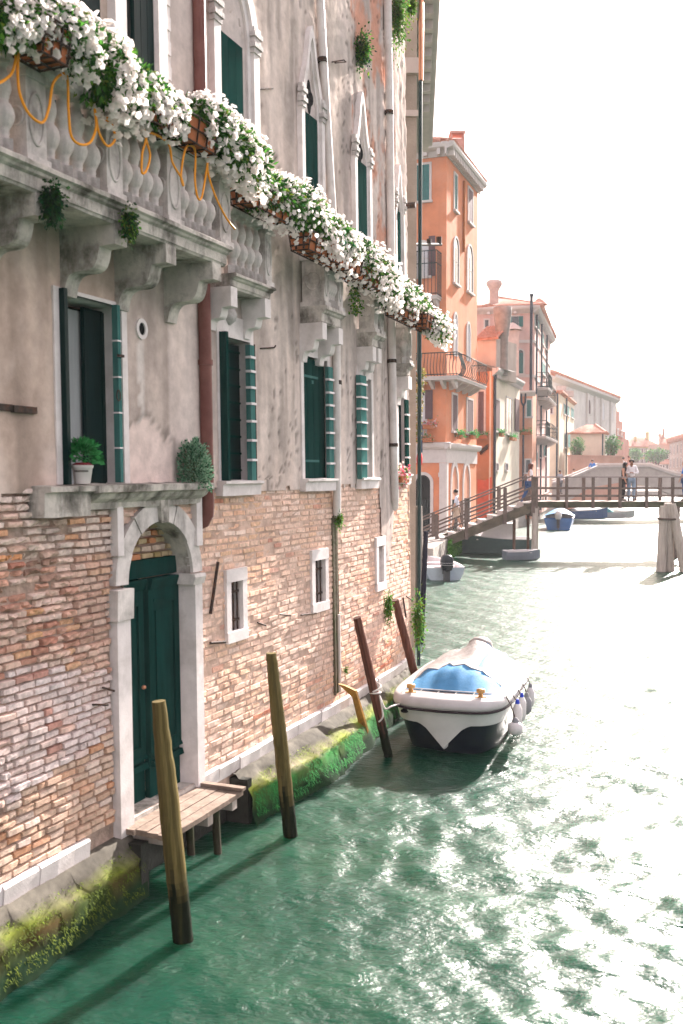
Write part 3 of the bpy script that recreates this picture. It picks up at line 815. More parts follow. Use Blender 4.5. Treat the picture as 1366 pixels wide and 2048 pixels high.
def pier(parent, a0, a1, n0, n1, zb, zt, round_=True):
    q = MB(); q.box(WF, a0, a1, n0, n1, zb, zt); e = .02
    q.box(WF, a0 - e, a1 + e, n0 - e, n1 + e, zb, zb + .05); q.box(WF, a0 - e, a1 + e, n0 - e, n1 + e, zt - .05, zt - .001)
    ca, cz = (a0 + a1) / 2, (zb + zt) / 2; ra = (a1 - a0) * .36
    q.tube([WF(ca + ra * math.cos(t), n1 + .002, cz + .17 * math.sin(t)) for t in np.linspace(0, 2 * math.pi, 21)], .012, 6)
    cn = (n0 + n1) / 2; rn = (n1 - n0) * .34
    q.tube([WF(a0 - .002, cn + rn * math.cos(t), cz + min(.13, rn * 1.1) * math.sin(t)) for t in np.linspace(0, 2 * math.pi, 19)], .009, 6)
    return q.build('pier', M['stone_bal'], parent)
def slab_mesh(a0, a1, nt, zb, zt):
    q = MB(); h = zt - zb
    q.sweep(WF, [(-.02, zb), (nt - .09, zb), (nt - .08, zb + .02), (nt - .07, zb + .02), (nt - .065, zb + h * .55), (nt - .04, zb + h * .62), (nt - .03, zb + h * .72), (nt, zb + h * .78), (nt, zt - .01), (nt - .01, zt), (-.02, zt)], a0, a1, step=.15, jit=.0025)
    return q.build('balcony', M['stone_old'], pal)
def rail(parent, a0, a1, n0, n1, z, h=.085):
    q = MB(); q.sweep(WF, [(n0, z), (n1, z), (n1 + .02, z + h * .4), (n1 + .02, z + h), (n0 - .02, z + h), (n0 - .02, z + h * .4)], a0, a1, step=.2, jit=.003)
    return q.build('handrail', M['stone_bal'], parent)
# the long balcony
NA = .60; zA0 = Zp(180, 424, .55); zA1 = Zp(180, 368, .60); aA0, aA1 = A(-70, NA), A(474, NA)
bA = slab_mesh(aA0, aA1, NA, zA0, zA1)
for px in (-95, 67, 225, 327, 420):
    aa = A(px, .5, 480) if px > 0 else A(67, .5) - .72
    q = MB(); q.sweep(WF, scurve(.52, zA0 + .002, .15, .50, .14), aa, aa + .155, step=.1)
    q.sweep(WF, [(n_ + (.012 if 0 < n_ < .5 else 0), z_) for n_, z_ in scurve(.52, zA0 + .0, .15, .515, .14)][3:-1] + [(.02, zA0 - .48), (.3, zA0 - .16)][:0] , aa - .012, aa + .168, step=.1) if False else None
    q.build('bracket', M['stone_old'], bA)
q = MB()
HR = zA1 + HB + .001
pieces = [(63, 109), (225, 258), (348, 372), (452, 470)]
pa = [(A(x0, .54) + .10, A(x1, .54)) for x0, x1 in pieces]
pa = [(p1 - .2, p1) for p0, p1 in pa]
for p0, p1 in pa: pier(bA, p0, p1, .38, .54, zA1, HR)
edges = [aA0] + [x for p in pa for x in p]
balustrade(bA, pa[0][0] - .78, pa[0][0] - .02, .46, zA1, 3)
for i in range(3): balustrade(bA, pa[i][1] + .03, pa[i + 1][0] - .03, .46, zA1, 4)
rail(bA, aA0, aA1 - .02, .38, .55, HR)
# the short balconies over windows 2 to 5
def small_balcony(pxw, pxc, pxe, ytop, ybot, nt, nbal, brk, h2, left_pier=True):
    aS = A(pxw, .0, ytop) if left_pier else A(pxw, nt, ytop); aE = A(pxe, nt, ytop)
    z1 = Zp(pxc, ytop, nt); z0 = Zp(pxc, ybot, nt)
    b_ = slab_mesh(aS, aE, nt, z0, z1)
    zr = z1 + HB * .97
    if left_pier:
        pier(b_, aS + .02, aS + .16, .04, nt - .04, z1, zr)
        aL = aS + .18
    else: aL = aS + .06
    pier(b_, aE - .16, aE - .02, nt - .2, nt - .04, z1, zr)
    balustrade(b_, aL, aE - .18, nt - .12, z1, nbal, .97)
    rail(b_, aS, aE, nt - .2, nt - .05, zr)
    for aa in brk:
        q = MB(); q.sweep(WF, scurve(nt - .05, z0 + .002, .19, h2, .10), aa, aa + .13, step=.1); q.build('bracket', M['stone_pale'], b_)
    q = MB(); am = (brk[0] + brk[-1]) / 2 + .065     # carved boss between the brackets
    q.lathe([(.02, -.10), (.07, -.06), (.085, 0), (.06, .06), (.02, .09)], WF(am, .03, z0 - .2), 8); q.build('carved_boss', M['carved'], b_)
    return b_, aS, aE, z1, zr
bB = small_balcony(473, 473, 552, 545, 572, .34, 4, [A(458, .27, 590), A(527, .27, 620)], .40, False)
bC = small_balcony(597, 650, 693, 608, 643, .36, 4, [A(597, .02, 650) + .03, A(676, .3, 660)], .44)
bD = small_balcony(711, 746, 774, 660, 690, .30, 3, [A(712, .02, 700) + .02, A(757, .25, 700)], .42)
bE = small_balcony(786, 812, 829, 722, 748, .28, 3, [A(789, .02, 750) + .02, A(818, .22, 760)], .42)

# ---------------------------------------------------------------- upper windows
def upper_window(x0, x1, ysp, yap, ybot, shut, gothic=True, fw=.085):
    a0, a1 = A(x0, .02, ysp), A(x1, .02, ysp); c_ = (a0 + a1) / 2; w_ = (a1 - a0) / 2
    zs = Zp((x0 + x1) / 2, ysp, .02); za = Zp((x0 + x1) / 2, yap, .02); zb = Zp((x0 + x1) / 2, ybot, .02)
    def prof(sc_, ext):
        L_ = [(c_ - w_ * sc_, zb), (c_ - w_ * sc_, zs)]; pts = []
        for t in np.linspace(0, 1, 14)[1:]:
            if gothic: x = (1 - t) ** .75 * (1 - .35 * math.sin(math.pi * t) ** 2 * t) ; zz = zs + (za - zs) * (t ** .9) * ext
            else: x = math.cos(t * math.pi / 2); zz = zs + (za - zs) * math.sin(t * math.pi / 2) * ext
            pts.append((x, zz))
        L_ += [(c_ - w_ * sc_ * x, zz) for x, zz in pts]
        Rr = [(2 * c_ - a, z) for a, z in L_[::-1]][1:]
        return L_ + Rr
    s = 1 + fw / w_
    q = MB(); q.band(WF, prof(1.0, .86 if gothic else 1), prof(s, 1.0 if gothic else 1 + fw / max(.1, za - zs)), .0, .085)
    q.band(WF, prof(.80, .74 if gothic else .85), prof(1.0, .86 if gothic else 1), .0, .05)
    w = q.build('gothic_window' if gothic else 'arched_window', M['stone_pale'], pal)
    q = MB(); q.plate(WF, prof(.80, .74 if gothic else .85), .0, .024); q.build('tympanum', M['plaster_flat'], w)
    if gothic:
        q = MB(); zc_ = zs + (za - zs) * .18
        q.plate(WF, [(c_ + w_ * .42 * math.cos(t) * (1 + .22 * math.cos(4 * t)), zc_ + .17 * math.sin(t) * (1 + .22 * math.cos(4 * t))) for t in np.linspace(0, 2 * math.pi, 25)[:-1]], .02, .028); q.build('quatrefoil', M['dark'], w)
    for sd in (-1, 1):                              # carved capital and twisted shaft
        q = MB(); zc_ = Zp((x0 + x1) / 2, shut[2], .02)
        aa = c_ + sd * (w_ + fw * .5)
        for i in range(5): q.box(WF, aa - fw * (.62 + .1 * (i % 2)), aa + fw * (.62 + .1 * (i % 2)), .04, .10 + .018 * (i % 2), zc_ - .02 + .055 * i, zc_ + .03 + .055 * i)
        q.build('capital', M['carved'], w)
    zt = Zp((shut[0] + shut[1]) / 2, shut[2], .06)
    leaf(w, A(shut[0], .05, shut[2]), A(shut[1], .05, shut[2]), .026, .06, zb, zt, [], M['green'], planks=3)
    return w
M['plaster_flat'] = mk('tympanum_plaster', (.50, .43, .40), .9, .2, 8, .004, 40)
upper_window(600, 634, 225, 55, 470, (604, 631, 228, 0))
upper_window(706, 731, 330, 185, 520, (709, 730, 322, 0))
upper_window(430, 496, 70, -45, 330, (437, 481, 75, 0), gothic=False, fw=.13)
upper_window(786, 800, 440, 330, 640, (788, 798, 418, 0), fw=.06)
# near window with stone pilaster, mostly behind the flowers
a0, a1 = A(238, .02, 60), A(300, .02, 60); zb, zt = Zp(270, 330, .02), Zp(270, -60, .02)
q = MB(); q.box(WF, a1, a1 + .14, .0, .11, zb, zt); q.box(WF, a1 + .14, a1 + .25, .0, .07, zb, zt); q.box(WF, a0 - .16, a0, .0, .10, zb, zt)
for i in range(9): q.box(WF, a1 + .15, a1 + .24, .07, .085, zb + i * .22, zb + .12 + i * .22)
w = q.build('balcony_window', M['stone_pale'], pal)
q = MB(); q.box(WF, a0, a1, .0, .024, zb, zt); q.build('pane', M['dark'], w)
leaf(w, A(262, .03, 60), a1 - .005, .026, .05, zb, zt, [], M['green_dark'], planks=3)
a0, a1 = A(-120, .02, 40), A(200, .02, 40)
q = MB(); q.box(WF, a0, a1, .0, .024, zb - .1, zt); q.build('balcony_door', M['green_dark'], pal)

# ---------------------------------------------------------------- pipes
def pipe(pts, r, m, collars=(), name='downpipe'):
    q = MB(); w_ = [WF(*p) for p in pts]; q.tube(w_, r, 12)
    o = q.build(name, m, pal)
    if collars:
        q = MB()
        for c_ in collars:
            q.tube([WF(c_[0], c_[1], c_[2] - .025), WF(c_[0], c_[1], c_[2] + .025)], r * 1.18, 12)
            q.box(WF, c_[0] - .012, c_[0] + .012, 0, c_[1], c_[2] - .008, c_[2] + .008)
        q.build('pipe_collar', M['iron'] if m is M['pipe_white'] else m, o)
    return o
ap = A(412, .07, 800); zl = Zp(412, 1040, .07)
pipe([(ap, .07, 9.6), (ap, .07, zl + .12), (ap + .005, .06, zl + .05), (ap + .0, .02, zl - .02), (ap - .02, -.05, zl - .05)], .062, M['pipe_red'], [(ap, .07, Zp(403, 190, .07)), (ap, .07, 4.6)])
pipe([(A(637, .08, 0), .08, Zp(637, 0, .08) + .4), (A(652, .08, 220), .08, Zp(652, 220, .08)), (A(668, .08, 480), .08, Zp(668, 480, .08)), (A(673, .07, 690), .07, Zp(673, 690, .07)), (A(674, .07, 1000), .07, Zp(674, 1000, .07)), (A(675, .04, 1030), .03, Zp(675, 1032, .03))],
     .052, M['pipe_white'], [(A(645, .08, 120), .08, Zp(645, 120, .08)), (A(674, .07, 765), .07, Zp(674, 765, .07))])
pipe([(A(775, .08, 0), .08, Zp(775, 0, .08) + .4), (A(779, .08, 230), .08, Zp(779, 230, .08)), (A(784, .08, 700), .08, Zp(784, 700, .08)), (A(787, .07, 885), .07, Zp(787, 885, .07)), (A(790, .07, 998), .07, Zp(790, 998, .07)), (A(790, .03, 1015), .02, Zp(790, 1015, .02))],
     .058, M['pipe_white'], [(A(778, .08, 225), .08, Zp(778, 225, .08)), (A(784, .08, 722), .08, Zp(784, 722, .08)), (A(787, .07, 890), .07, Zp(787, 890, .07))])
# damp weed-grown channel below the middle pipe
q = MB(); a0 = A(672, .02, 1200); q.sweep(WF, [(-.02, Zp(676, 1385)), (.022, Zp(676, 1385)), (.022, Zp(676, 1030)), (-.02, Zp(676, 1030))], a0 - .06, a0 + .1, step=.05, jit=.012)
q.build('damp_channel', mk('damp_streak', (.13, .105, .075), .9, .4, 14, .01, 40, c2=(.05, .075, .025), amt2=.8), pal)
q = MB(); q.tube([WF(a0 + .03, .045, Zp(676, y, .045)) for y in (1230, 1300, 1385)], .018, 8); q.build('conduit', M['pipe_white'], pal)
# iron ties, hooks and an oval vent
def bar(pts, r=.009): 
    q = MB(); q.tube([WF(*p) for p in pts], r, 6); q.build('iron_tie', M['iron'], pal)
def wpt(px, py, n): a, z = wp(px, py, n); return (a, n, z)
bar([wpt(520, 697, .02), wpt(535, 696, .03), wpt(549, 695, .03), wpt(551, 691, .05)])
bar([wpt(518, 178, .03), wpt(546, 177, .04)]); bar([wpt(345, 190, .03), wpt(396, 191, .06)], .012)
bar([wpt(664, 124, .04), wpt(688, 120, .09), wpt(692, 124, .10), wpt(670, 126, .09)]); bar([wpt(436, 1124, .03), wpt(430, 1165, .03), wpt(421, 1228, .02)], .016)
bar([wpt(421, 1286, .02), wpt(450, 1284, .04)], .016); bar([wpt(560, 1229, .02), wpt(582, 1231, .03)]); bar([wpt(602, 1230, .02), wpt(632, 1226, .03)])
bar([wpt(515, 1245, .02), wpt(532, 1251, .03)]); bar([wpt(205, 1375, .01), wpt(229, 1382, .05)]); bar([wpt(185, 1409, .01), wpt(216, 1410, .05)])
bar([wpt(806, 1195, .02), wpt(812, 1235, .05)], .014); bar([wpt(812, 1192, .03), wpt(826, 1202, .05)]); bar([wpt(820, 490, .02), wpt(806, 412, .02)], .02) if False else None
q = MB(); a_, z_ = wp(282, 658, .02)
q.band(WF, [(a_ + .05 * math.cos(t), z_ + .055 * math.sin(t)) for t in np.linspace(0, 6.2832, 21)], [(a_ + .085 * math.cos(t), z_ + .09 * math.sin(t)) for t in np.linspace(0, 6.2832, 21)], .005, .035)
v_ = q.build('oval_vent', M['stone_pale'], pal)
q = MB(); q.plate(WF, [(a_ + .05 * math.cos(t), z_ + .055 * math.sin(t)) for t in np.linspace(0, 6.2832, 20)[:-1]], .005, .022); q.build('vent_hole', M['dark'], v_)
q = MB(); a_, z_ = wp(806, 412, .02); q.tube([WF(a_, .0, z_), WF(a_, .22, z_)], .045, 10); q.build('drain_spout', M['iron'], pal)
q = MB(); q.box(WF, A(0, .02, 815) - .1, A(22, .02, 815), .0, .035, Zp(10, 822, .02), Zp(10, 808, .02)); q.box(WF, A(22, .02, 815), A(68, .02, 815), .0, .05, Zp(40, 826, .02), Zp(40, 812, .02)); q.build('iron_anchor', M['iron'], pal)
# ------------------------------------------------------------------ flowers on the balconies, hoses, pots, plants
def blossom(mb, p, nrm, r, c=None):
    nrm = Vector(nrm).normalized(); x = nrm.orthogonal().normalized(); y = nrm.cross(x); k = 5; ph = random.uniform(0, 6.28)
    vs = [p - nrm * r * .45]; fs = []
    for i in range(k * 2):
        t = ph + math.pi * i / k; rr = r * (1.0 if i % 2 == 0 else .74) * random.uniform(.88, 1.1)
        vs.append(p + (x * math.cos(t) + y * math.sin(t)) * rr + nrm * r * random.uniform(-.05, .28))
    for i in range(2 * k): fs.append((0, 1 + i, 1 + (i + 1) % (2 * k)))
    mb.add(vs, fs, c, True)
def leaf_quad(mb, p, d, ln, w, c):
    d = Vector(d).normalized(); s = d.cross(Vector((random.uniform(-1, 1), random.uniform(-1, 1), random.uniform(-1, 1)))).normalized(); u = d.cross(s)
    mb.add([p, p + d * ln * .45 + s * w + u * w * .3, p + d * ln, p + d * ln * .45 - s * w + u * w * .3], [(0, 1, 2, 3)], c)
GREENS = [(.035, .12, .022), (.06, .19, .03), (.10, .24, .035), (.02, .075, .02), (.16, .22, .03)]
def flower_box(line, n, planters, label, lushness, nb, gaps=(), hang=.62, big=1.0, ml=.45):
    """line: [(px, py, radius)] the middle of the flower mass; planters: [(px0, px1, pyc)]"""
    nodes = [(WF(*((lambda q: (q[0], n, q[1]))(wp(x, y, n)))), r) for x, y, r in line]
    cen = nodes[len(nodes) // 2][0]
    t = thing('flower_box', label, 'flower box', cen - Vector((0, 0, .35)), 'boxes of white flowers along the balcony rails')
    for (x0, x1, yc) in planters:
        a0, a1 = A(x0, n, yc), A(x1, n, yc); z = Zp((x0 + x1) / 2, yc, n); a1 = max(a1, a0 + ml)
        b1_, b2_ = .09 * big, .12 * big; q = MB(); q.sweep(WF, [(n - b1_, z - b1_), (n + b1_, z - b1_), (n + b2_, z + b1_), (n - b2_, z + b1_)], a0, a1, step=.2)
        q.build('planter', M['terracotta'], t)
        q = MB(); g = .012
        k = max(3, int((a1 - a0) / .16))
        for i in range(k + 1):
            aa = a0 + (a1 - a0) * i / k
            q.tube([WF(aa, n - .13 * big, z + .10 * big), WF(aa, n - .10 * big, z - .10 * big), WF(aa, n + .10 * big, z - .10 * big), WF(aa, n + .135 * big, z + .10 * big)], .009 * big, 4)
        for nn, zz in ((n + .136 * big, z + .10 * big), (n + .12 * big, z), (n + .10 * big, z - .10 * big), (n, z - .105 * big), (n - .1 * big, z - .10 * big)):
            q.tube([WF(a0 - .01, nn, zz), WF((a0 + a1) / 2, nn, zz), WF(a1 + .01, nn, zz)], .009, 4)
        for s_ in (a0 - .012, a1 + .012): 
            for zz in (z - .05 * big, z + .03 * big, z + .09 * big): q.tube([WF(s_, n - .11 * big, zz), WF(s_, n + .12 * big, zz)], .010, 4)
            for nn in (-.04, .05): q.tube([WF(s_, n + nn * big, z - .09 * big), WF(s_, n + nn * big, z + .09 * big)], .012, 4)
        q.build('rack', M['iron'], t)
    fol, blo = MB(), MB(); segs = []
    for (p, r), (p2, r2) in zip(nodes, nodes[1:]): segs.append((p, r, p2, r2, (p2 - p).length))
    tot = sum(s[4] for s in segs)
    tan = (nodes[-1][0] - nodes[0][0]).normalized(); out = Vector((tan.y, -tan.x, 0)).normalized()
    def sample():
        s = random.uniform(0, tot)
        for (p, r, p2, r2, l) in segs:
            if s <= l: w = s / l; return p.lerp(p2, w), r + (r2 - r) * w, s / tot
            s -= l
        return p2, r2, 1
    for _ in range(int(nb * 7.0)):
        p, r, u = sample(); th = random.uniform(0, 6.2832); rr = r * math.sqrt(random.random()) * .92
        o_ = out * math.cos(th) * rr * .85 + Vector((0, 0, math.sin(th) * rr * 1.05 - (.1 * r if math.cos(th) > 0 else 0))) + tan * random.uniform(-.05, .05)
        g = random.choices(GREENS, [3, 3, 2, 3, .8])[0]; k = random.uniform(.6, 1.3)
        leaf_quad(fol, p + o_, o_ + Vector((random.uniform(-.1, .1), random.uniform(-.1, .1), random.uniform(-.12, .06))), random.uniform(.04, .085), random.uniform(.010, .020), tuple(x * k for x in g))
    cl = [(random.random(), random.uniform(0, 6.28)) for _ in range(8)]
    n_ = 0; tries = 0
    while n_ < nb * 2.0 and tries < nb * 14:
        tries += 1
        p, r, u = sample(); th = random.uniform(-1.9, 2.6)
        d_ = noise.noise(p * 3.2 + Vector((math.cos(th), math.sin(th), 0)) * .8)
        if d_ < -.30 + (1 - lushness) * .4: continue
        if any(g0 < u < g1 and -1.2 < th < .6 for g0, g1 in gaps) and random.random() < .8: continue
        rr = r * random.uniform(.74, 1.16) * (1.06 + .35 * d_)
        o_ = out * math.cos(th) * rr * .85 + Vector((0, 0, math.sin(th) * rr * 1.05 - (hang * r * random.random() ** 2 if math.cos(th) > .1 else 0)))
        nr = out * math.cos(th) + Vector((0, 0, math.sin(th) * .8)) - tan * random.uniform(-.3, 1.0) + Vector((random.uniform(-.4, .4), random.uniform(-.4, .4), random.uniform(-.3, .4)))
        k = random.uniform(.9, 1.05)
        blossom(blo, p + o_, nr, random.uniform(.022, .036)); n_ += 1
    fol.build('foliage', M['leaf'], t); blo.build('blossoms', M['petal'], t)
    return t
flower_box([(-25, 35, .17), (60, 38, .16), (125, 55, .18), (165, 100, .21)], .74, [(56, 92, 84)], 'flower box over the first balusters, its brown planter seen end on with tall blooms behind', .9, 360, gaps=[(.35, .75)], big=1.1, hang=.35, ml=.24)
flower_box([(185, 130, .26), (235, 160, .25), (290, 195, .18), (350, 235, .14)], .68, [(270, 320, 226)], 'largest cascade of white flowers, spilling over the balcony between orange hose loops', .95, 520)
flower_box([(385, 235, .17), (425, 258, .22), (470, 300, .24), (515, 335, .22)], .66, [(352, 400, 268)], 'flower box beside the maroon downpipe with hose loops hanging under it', .92, 420, gaps=[(.05, .3)])
flower_box([(500, 385, .15), (540, 390, .20), (580, 405, .24), (625, 430, .24)], .50, [(482, 560, 408)], 'terracotta flower box on the second balcony with green trailing at its near end', .92, 430, gaps=[(0, .3)], hang=.95)
flower_box([(622, 458, .19), (660, 470, .24), (695, 497, .21)], .48, [(600, 705, 508)], 'flower box with an orange end over the third balcony, above the planked green shutter', .95, 360, hang=1.0)
flower_box([(692, 510, .15), (722, 520, .26), (752, 545, .28), (776, 570, .20)], .44, [(700, 770, 560)], 'flower box with ivy trailing below it over the fourth balcony', .93, 380, hang=.9)
flower_box([(770, 590, .14), (800, 590, .24), (828, 610, .24), (846, 628, .18)], .44, [(786, 842, 630)], 'flower box with yellowed leaves over the last balcony by the white downpipe', .93, 290)
flower_box([(848, 640, .14), (868, 650, .22), (884, 660, .22)], .56, [(838, 862, 648)], 'last flower box of the row, hanging past the palazzo corner before the orange house', .9, 190)

# ivy below the fourth balcony box and big leaves by it
def plant(name, label, cat, base, mb, m, loc=None): 
    o = mb.build(name, m); return tag(o, label, cat)
q = MB()
for _ in range(420):
    u = random.random(); x = 706 + random.gauss(0, 5) + 6 * u; y = 545 + 85 * u
    a_, z_ = wp(x, y, .3); leaf_quad(q, WF(a_, .3 + random.uniform(-.05, .05), z_), (random.uniform(-1, 1), random.uniform(-1, .3), random.uniform(-1, .2)), random.uniform(.03, .05), .014, random.choice(GREENS))
plant('ivy', 'green ivy trailing down beside the fourth balcony pier', 'ivy', None, q, M['leaf'])
q = MB()
for (x, y, s) in ((688, 488, .16), (700, 500, .14), (694, 505, .15), (704, 490, .13), (684, 498, .14)):
    a_, z_ = wp(x, y, .62); p = WF(a_, .62, z_); d = Vector((random.uniform(-.6, .3), -1, random.uniform(-.6, .6)))
    leaf_quad(q, p, d, s * 1.3, s * .4, random.choice([(.04, .2, .09), (.06, .26, .10), (.09, .28, .16)]))
plant('broadleaf_plant', 'broad bluish green leaves between the third and fourth flower boxes', 'plant', None, q, M['leaf'])

# orange watering hose hung in loops
def cr(pts, k=8):
    pts = [Vector(p) for p in pts]; out = []
    for i in range(len(pts) - 1):
        p0, p1, p2, p3 = pts[max(i - 1, 0)], pts[i], pts[i + 1], pts[min(i + 2, len(pts) - 1)]
        for t in np.linspace(0, 1, k, endpoint=(i == len(pts) - 2)):
            out.append(.5 * ((2 * p1) + (-p0 + p2) * t + (2 * p0 - 5 * p1 + 4 * p2 - p3) * t * t + (-p0 + 3 * p1 - 3 * p2 + p3) * t ** 3))
    return out
q = MB(); hp = []
for loop in ([(-15, 172), (12, 158), (27, 138), (36, 90), (40, 75), (36, 120)], [(36, 160), (42, 195), (60, 230), (85, 245), (98, 215), (107, 165)],
             [(133, 150), (137, 220), (142, 270), (158, 288), (180, 285), (192, 255), (190, 222)], [(190, 222), (198, 265), (215, 292), (230, 278), (224, 250), (211, 235)],
             [(288, 260), (284, 310), (284, 345), (293, 340), (300, 310), (292, 265)], [(335, 285), (345, 325), (362, 355), (367, 372), (362, 350), (372, 295)],
             [(390, 300), (390, 360), (396, 396), (404, 392), (413, 340), (416, 315)], [(416, 345), (430, 390), (452, 435), (470, 458)]):
    hp += [WF(*((lambda w_: (w_[0], .68, w_[1]))(wp(x, y, .68)))) for x, y in loop]
q.tube(cr(hp), .0095, 7)
tag(q.build('hose', M['hose']), 'orange watering hose hung in loops along the stone balustrade', 'hose')

# potted plant and bush on the door cornice
p = WF(A(167, .1, 968), .09, zc + .006)
t = thing('potted_plant', 'leafy green plant in a white pot standing in the first window', 'potted plant', p)
q = MB(); q.lathe([(.055, 0), (.062, .01), (.078, .12), (.085, .125), (.086, .145), (.074, .146), (.07, .12)], p, 18); po = q.build('pot', mk('white_pot', (.62, .58, .55), .5, .1), t)
q = MB()
for i in range(11):
    th = -2.2 + .14 * i; q.box(lambda a, n, z: p + Vector((n * math.cos(a), n * math.sin(a), z)), th, th + .09, .0755, .0775, .092, .106)
q.build('band_of_lettering', M['iron'], po)
q = MB(); q.lathe([(.072, .14), (.08, .15), (.05, .165)], p, 14); q.build('rim', mk('red_rim', (.25, .03, .04), .6, .1), t)
q = MB()
for _ in range(240):
    th = random.uniform(0, 6.28); ph = random.uniform(-.2, 1.5); r = .13 * random.random() ** .4
    d = Vector((math.cos(th) * math.cos(ph), math.sin(th) * math.cos(ph), math.sin(ph))); leaf_quad(q, p + Vector((0, 0, .20)) + d * r, d + Vector((0, 0, -.3)), .055, .021, random.choice([(.015, .11, .03), (.03, .19, .05), (.05, .27, .08)]))
q.build('foliage', M['leaf'], t)
q = MB(); p = WF(A(388, .12, 975), .12, zc + .005)
for _ in range(3600):
    th = random.uniform(0, 6.28); ph = random.uniform(-.7, 1.57); r = random.random() ** .45
    d = Vector((math.cos(th) * math.cos(ph), math.sin(th) * math.cos(ph), math.sin(ph)))
    c_ = p + Vector((0, 0, .10)) + Vector((d.x * .17, d.y * .20, d.z * .27)) * r * (1 + .3 * noise.noise(d * 3))
    leaf_quad(q, c_, d + Vector((random.uniform(-.5, .5), random.uniform(-.5, .5), random.uniform(-.3, .6))), random.uniform(.02, .034), .009, random.choice([(.09, .22, .12), (.17, .33, .21), (.30, .44, .31), (.03, .09, .05)]))
for _ in range(25): q.tube([p + Vector((random.uniform(-.02, .02), 0, 0)), p + Vector((random.uniform(-.12, .12), random.uniform(-.12, .12), random.uniform(.15, .35)))], .003, 4, (.1, .12, .05))
plant('bush', 'silvery green bush growing on the stone cornice beside the maroon pipe', 'bush', None, q, M['leaf'])
# weeds rooted in the masonry
def weed(px, py, n, sz, cnt, label, cols, droop=.3, name='wall_weed', tall=1.0):
    q = MB(); a_, z_ = wp(px, py, n); p = WF(a_, n, z_)
    for _ in range(cnt * 3):
        d = Vector((random.gauss(.3, .6), random.gauss(-.4, .6), random.gauss(-droop, .7) * tall)); c_ = p + Vector((d.x * .55, d.y * .55, d.z)) * sz * random.random() ** .6
        leaf_quad(q, c_, d + Vector((0, 0, -.6)), random.uniform(.25, .45) * min(sz, .12), random.uniform(.08, .15) * min(sz, .12), tuple(x * random.uniform(.5, 1.3) for x in random.choice(cols)))
    for _ in range(26):
        d = Vector((random.gauss(.2, .5), random.gauss(-.3, .5), random.gauss(-droop, .6) * tall)); q.tube([p, p + Vector((d.x * .3, d.y * .3, d.z * .6)) * sz, p + Vector((d.x * .55, d.y * .55, d.z)) * sz], .0035, 4, (.05, .09, .03))
    tag(q.build(name, M['leaf']), label, 'weed')
DK = [(.015, .05, .02), (.03, .09, .03), (.02, .07, .03)]; LT = [(.10, .22, .03), (.06, .16, .03), (.15, .25, .05)]
weed(100, 388, .57, .10, 420, 'dark green weed hanging from the balcony edge over the first bracket', DK, .8)
weed(255, 430, .58, .09, 380, 'fresh green weed hanging from the balcony edge over the second bracket', LT + DK, .9)
weed(720, 95, .05, .18, 500, 'dark and light green weed on the worn upper wall between the two pale downpipes', LT + DK, .3)
weed(790, 25, .10, .26, 700, 'bright green weed growing high on the wall beyond the second pale downpipe', LT, .2, tall=1.6)
weed(820, 10, .12, .14, 200, 'small yellowish weed at the very top of the wall', LT, .2)
weed(775, 1200, .04, .10, 260, 'yellow green weed on the brick under the last cellar window', LT, .8, tall=1.6)
weed(834, 1225, .08, .16, 420, 'bright green weed climbing the palazzo corner above the water', LT, .6, tall=2.0)
weed(676, 1035, .06, .08, 120, 'tiny weed at the foot of the middle white downpipe', LT, .4)
weed(691, 1340, .06, .05, 60, 'tiny green sprig low on the brick beside the damp channel', LT, .1)
# flowers in the last window
q = MB(); q2 = MB(); a_, z_ = wp(804, 948, .10)
t = thing('window_flowers', 'small pink and red flowers standing on the last window sill', 'flowers', WF(a_, .1, z_ - .05))
for _ in range(90):
    p = WF(a_ + random.gauss(0, .12), .10 + random.gauss(0, .05), z_ + random.gauss(-.02, .08)); leaf_quad(q, p, (random.gauss(0, 1), random.gauss(-.5, 1), random.gauss(0, 1)), .05, .015, random.choice(GREENS))
for _ in range(60):
    p = WF(a_ + random.gauss(0, .13), .13 + random.gauss(0, .05), z_ + random.gauss(0, .09)); blossom(q2, p, (.4, -1, .4), .024, random.choice([(.6, .08, .12), (.7, .3, .35), (.75, .6, .55)]))
q.build('foliage', M['leaf'], t); q2.build('blossoms', mk('pink_petal', (.6, .2, .2), .6, .1, attr=True, trans=.2), t)
q = MB(); q.box(WF, a_ - .2, a_ + .2, .03, .16, z_ - .13, z_ - .03); q.build('planter', M['terracotta'], t)
# ------------------------------------------------------------------ mooring poles, jetty, boats
def pole(name, label, cat, base, top, rb, rt, m, group=None, colr=None, k=16):
    b_, t_ = Vector(base), Vector(top); d = (t_ - b_).normalized(); q = MB()
    NP = 36; pts = [b_ - d * 1.2] + [b_.lerp(t_, i / (NP - 1)) + Vector((random.gauss(0, .0018), random.gauss(0, .0018), 0)) for i in range(NP)]
    q.tube(pts, [rb * 1.02] + [(rb + (rt - rb) * (max(0, i / (NP - 1) - .55) / .45) ** 1.3) * random.uniform(.985, 1.015) for i in range(NP)], k, smooth=True)
    kk = [random.uniform(.65, 1.25) for _ in range(16)]; ko = [random.gauss(0, .07) for _ in range(16)]
    def tide(i):
        z = sum(q.V[j][2] for j in q.F[i]) / len(q.F[i]); w = min(1, max(0, (z - .36 + ko[i % 16] + random.uniform(-.03, .03)) / .2)); top = colr; k = kk[i % 16]
        return tuple((a_ * (1 - w) + b_ * w) * k for a_, b_ in zip((.010, .014, .008), top))
    if colr: q.C = [tide(i) for i in range(len(q.F))]
    o = q.build(name, m); tag(o, label, cat, group); return o
def wet(base, m_): 
    pass
GP = 'mooring poles driven into the canal bed'
b_ = PZ(366, 1880, 0); pole('mooring_pole', 'stout olive brown mooring pole standing right in front of the jetty', 'mooring pole', b_, P(317, 1402, b_.y - .02), .079, .052, M['wood_pole'], GP, (.125, .095, .036))
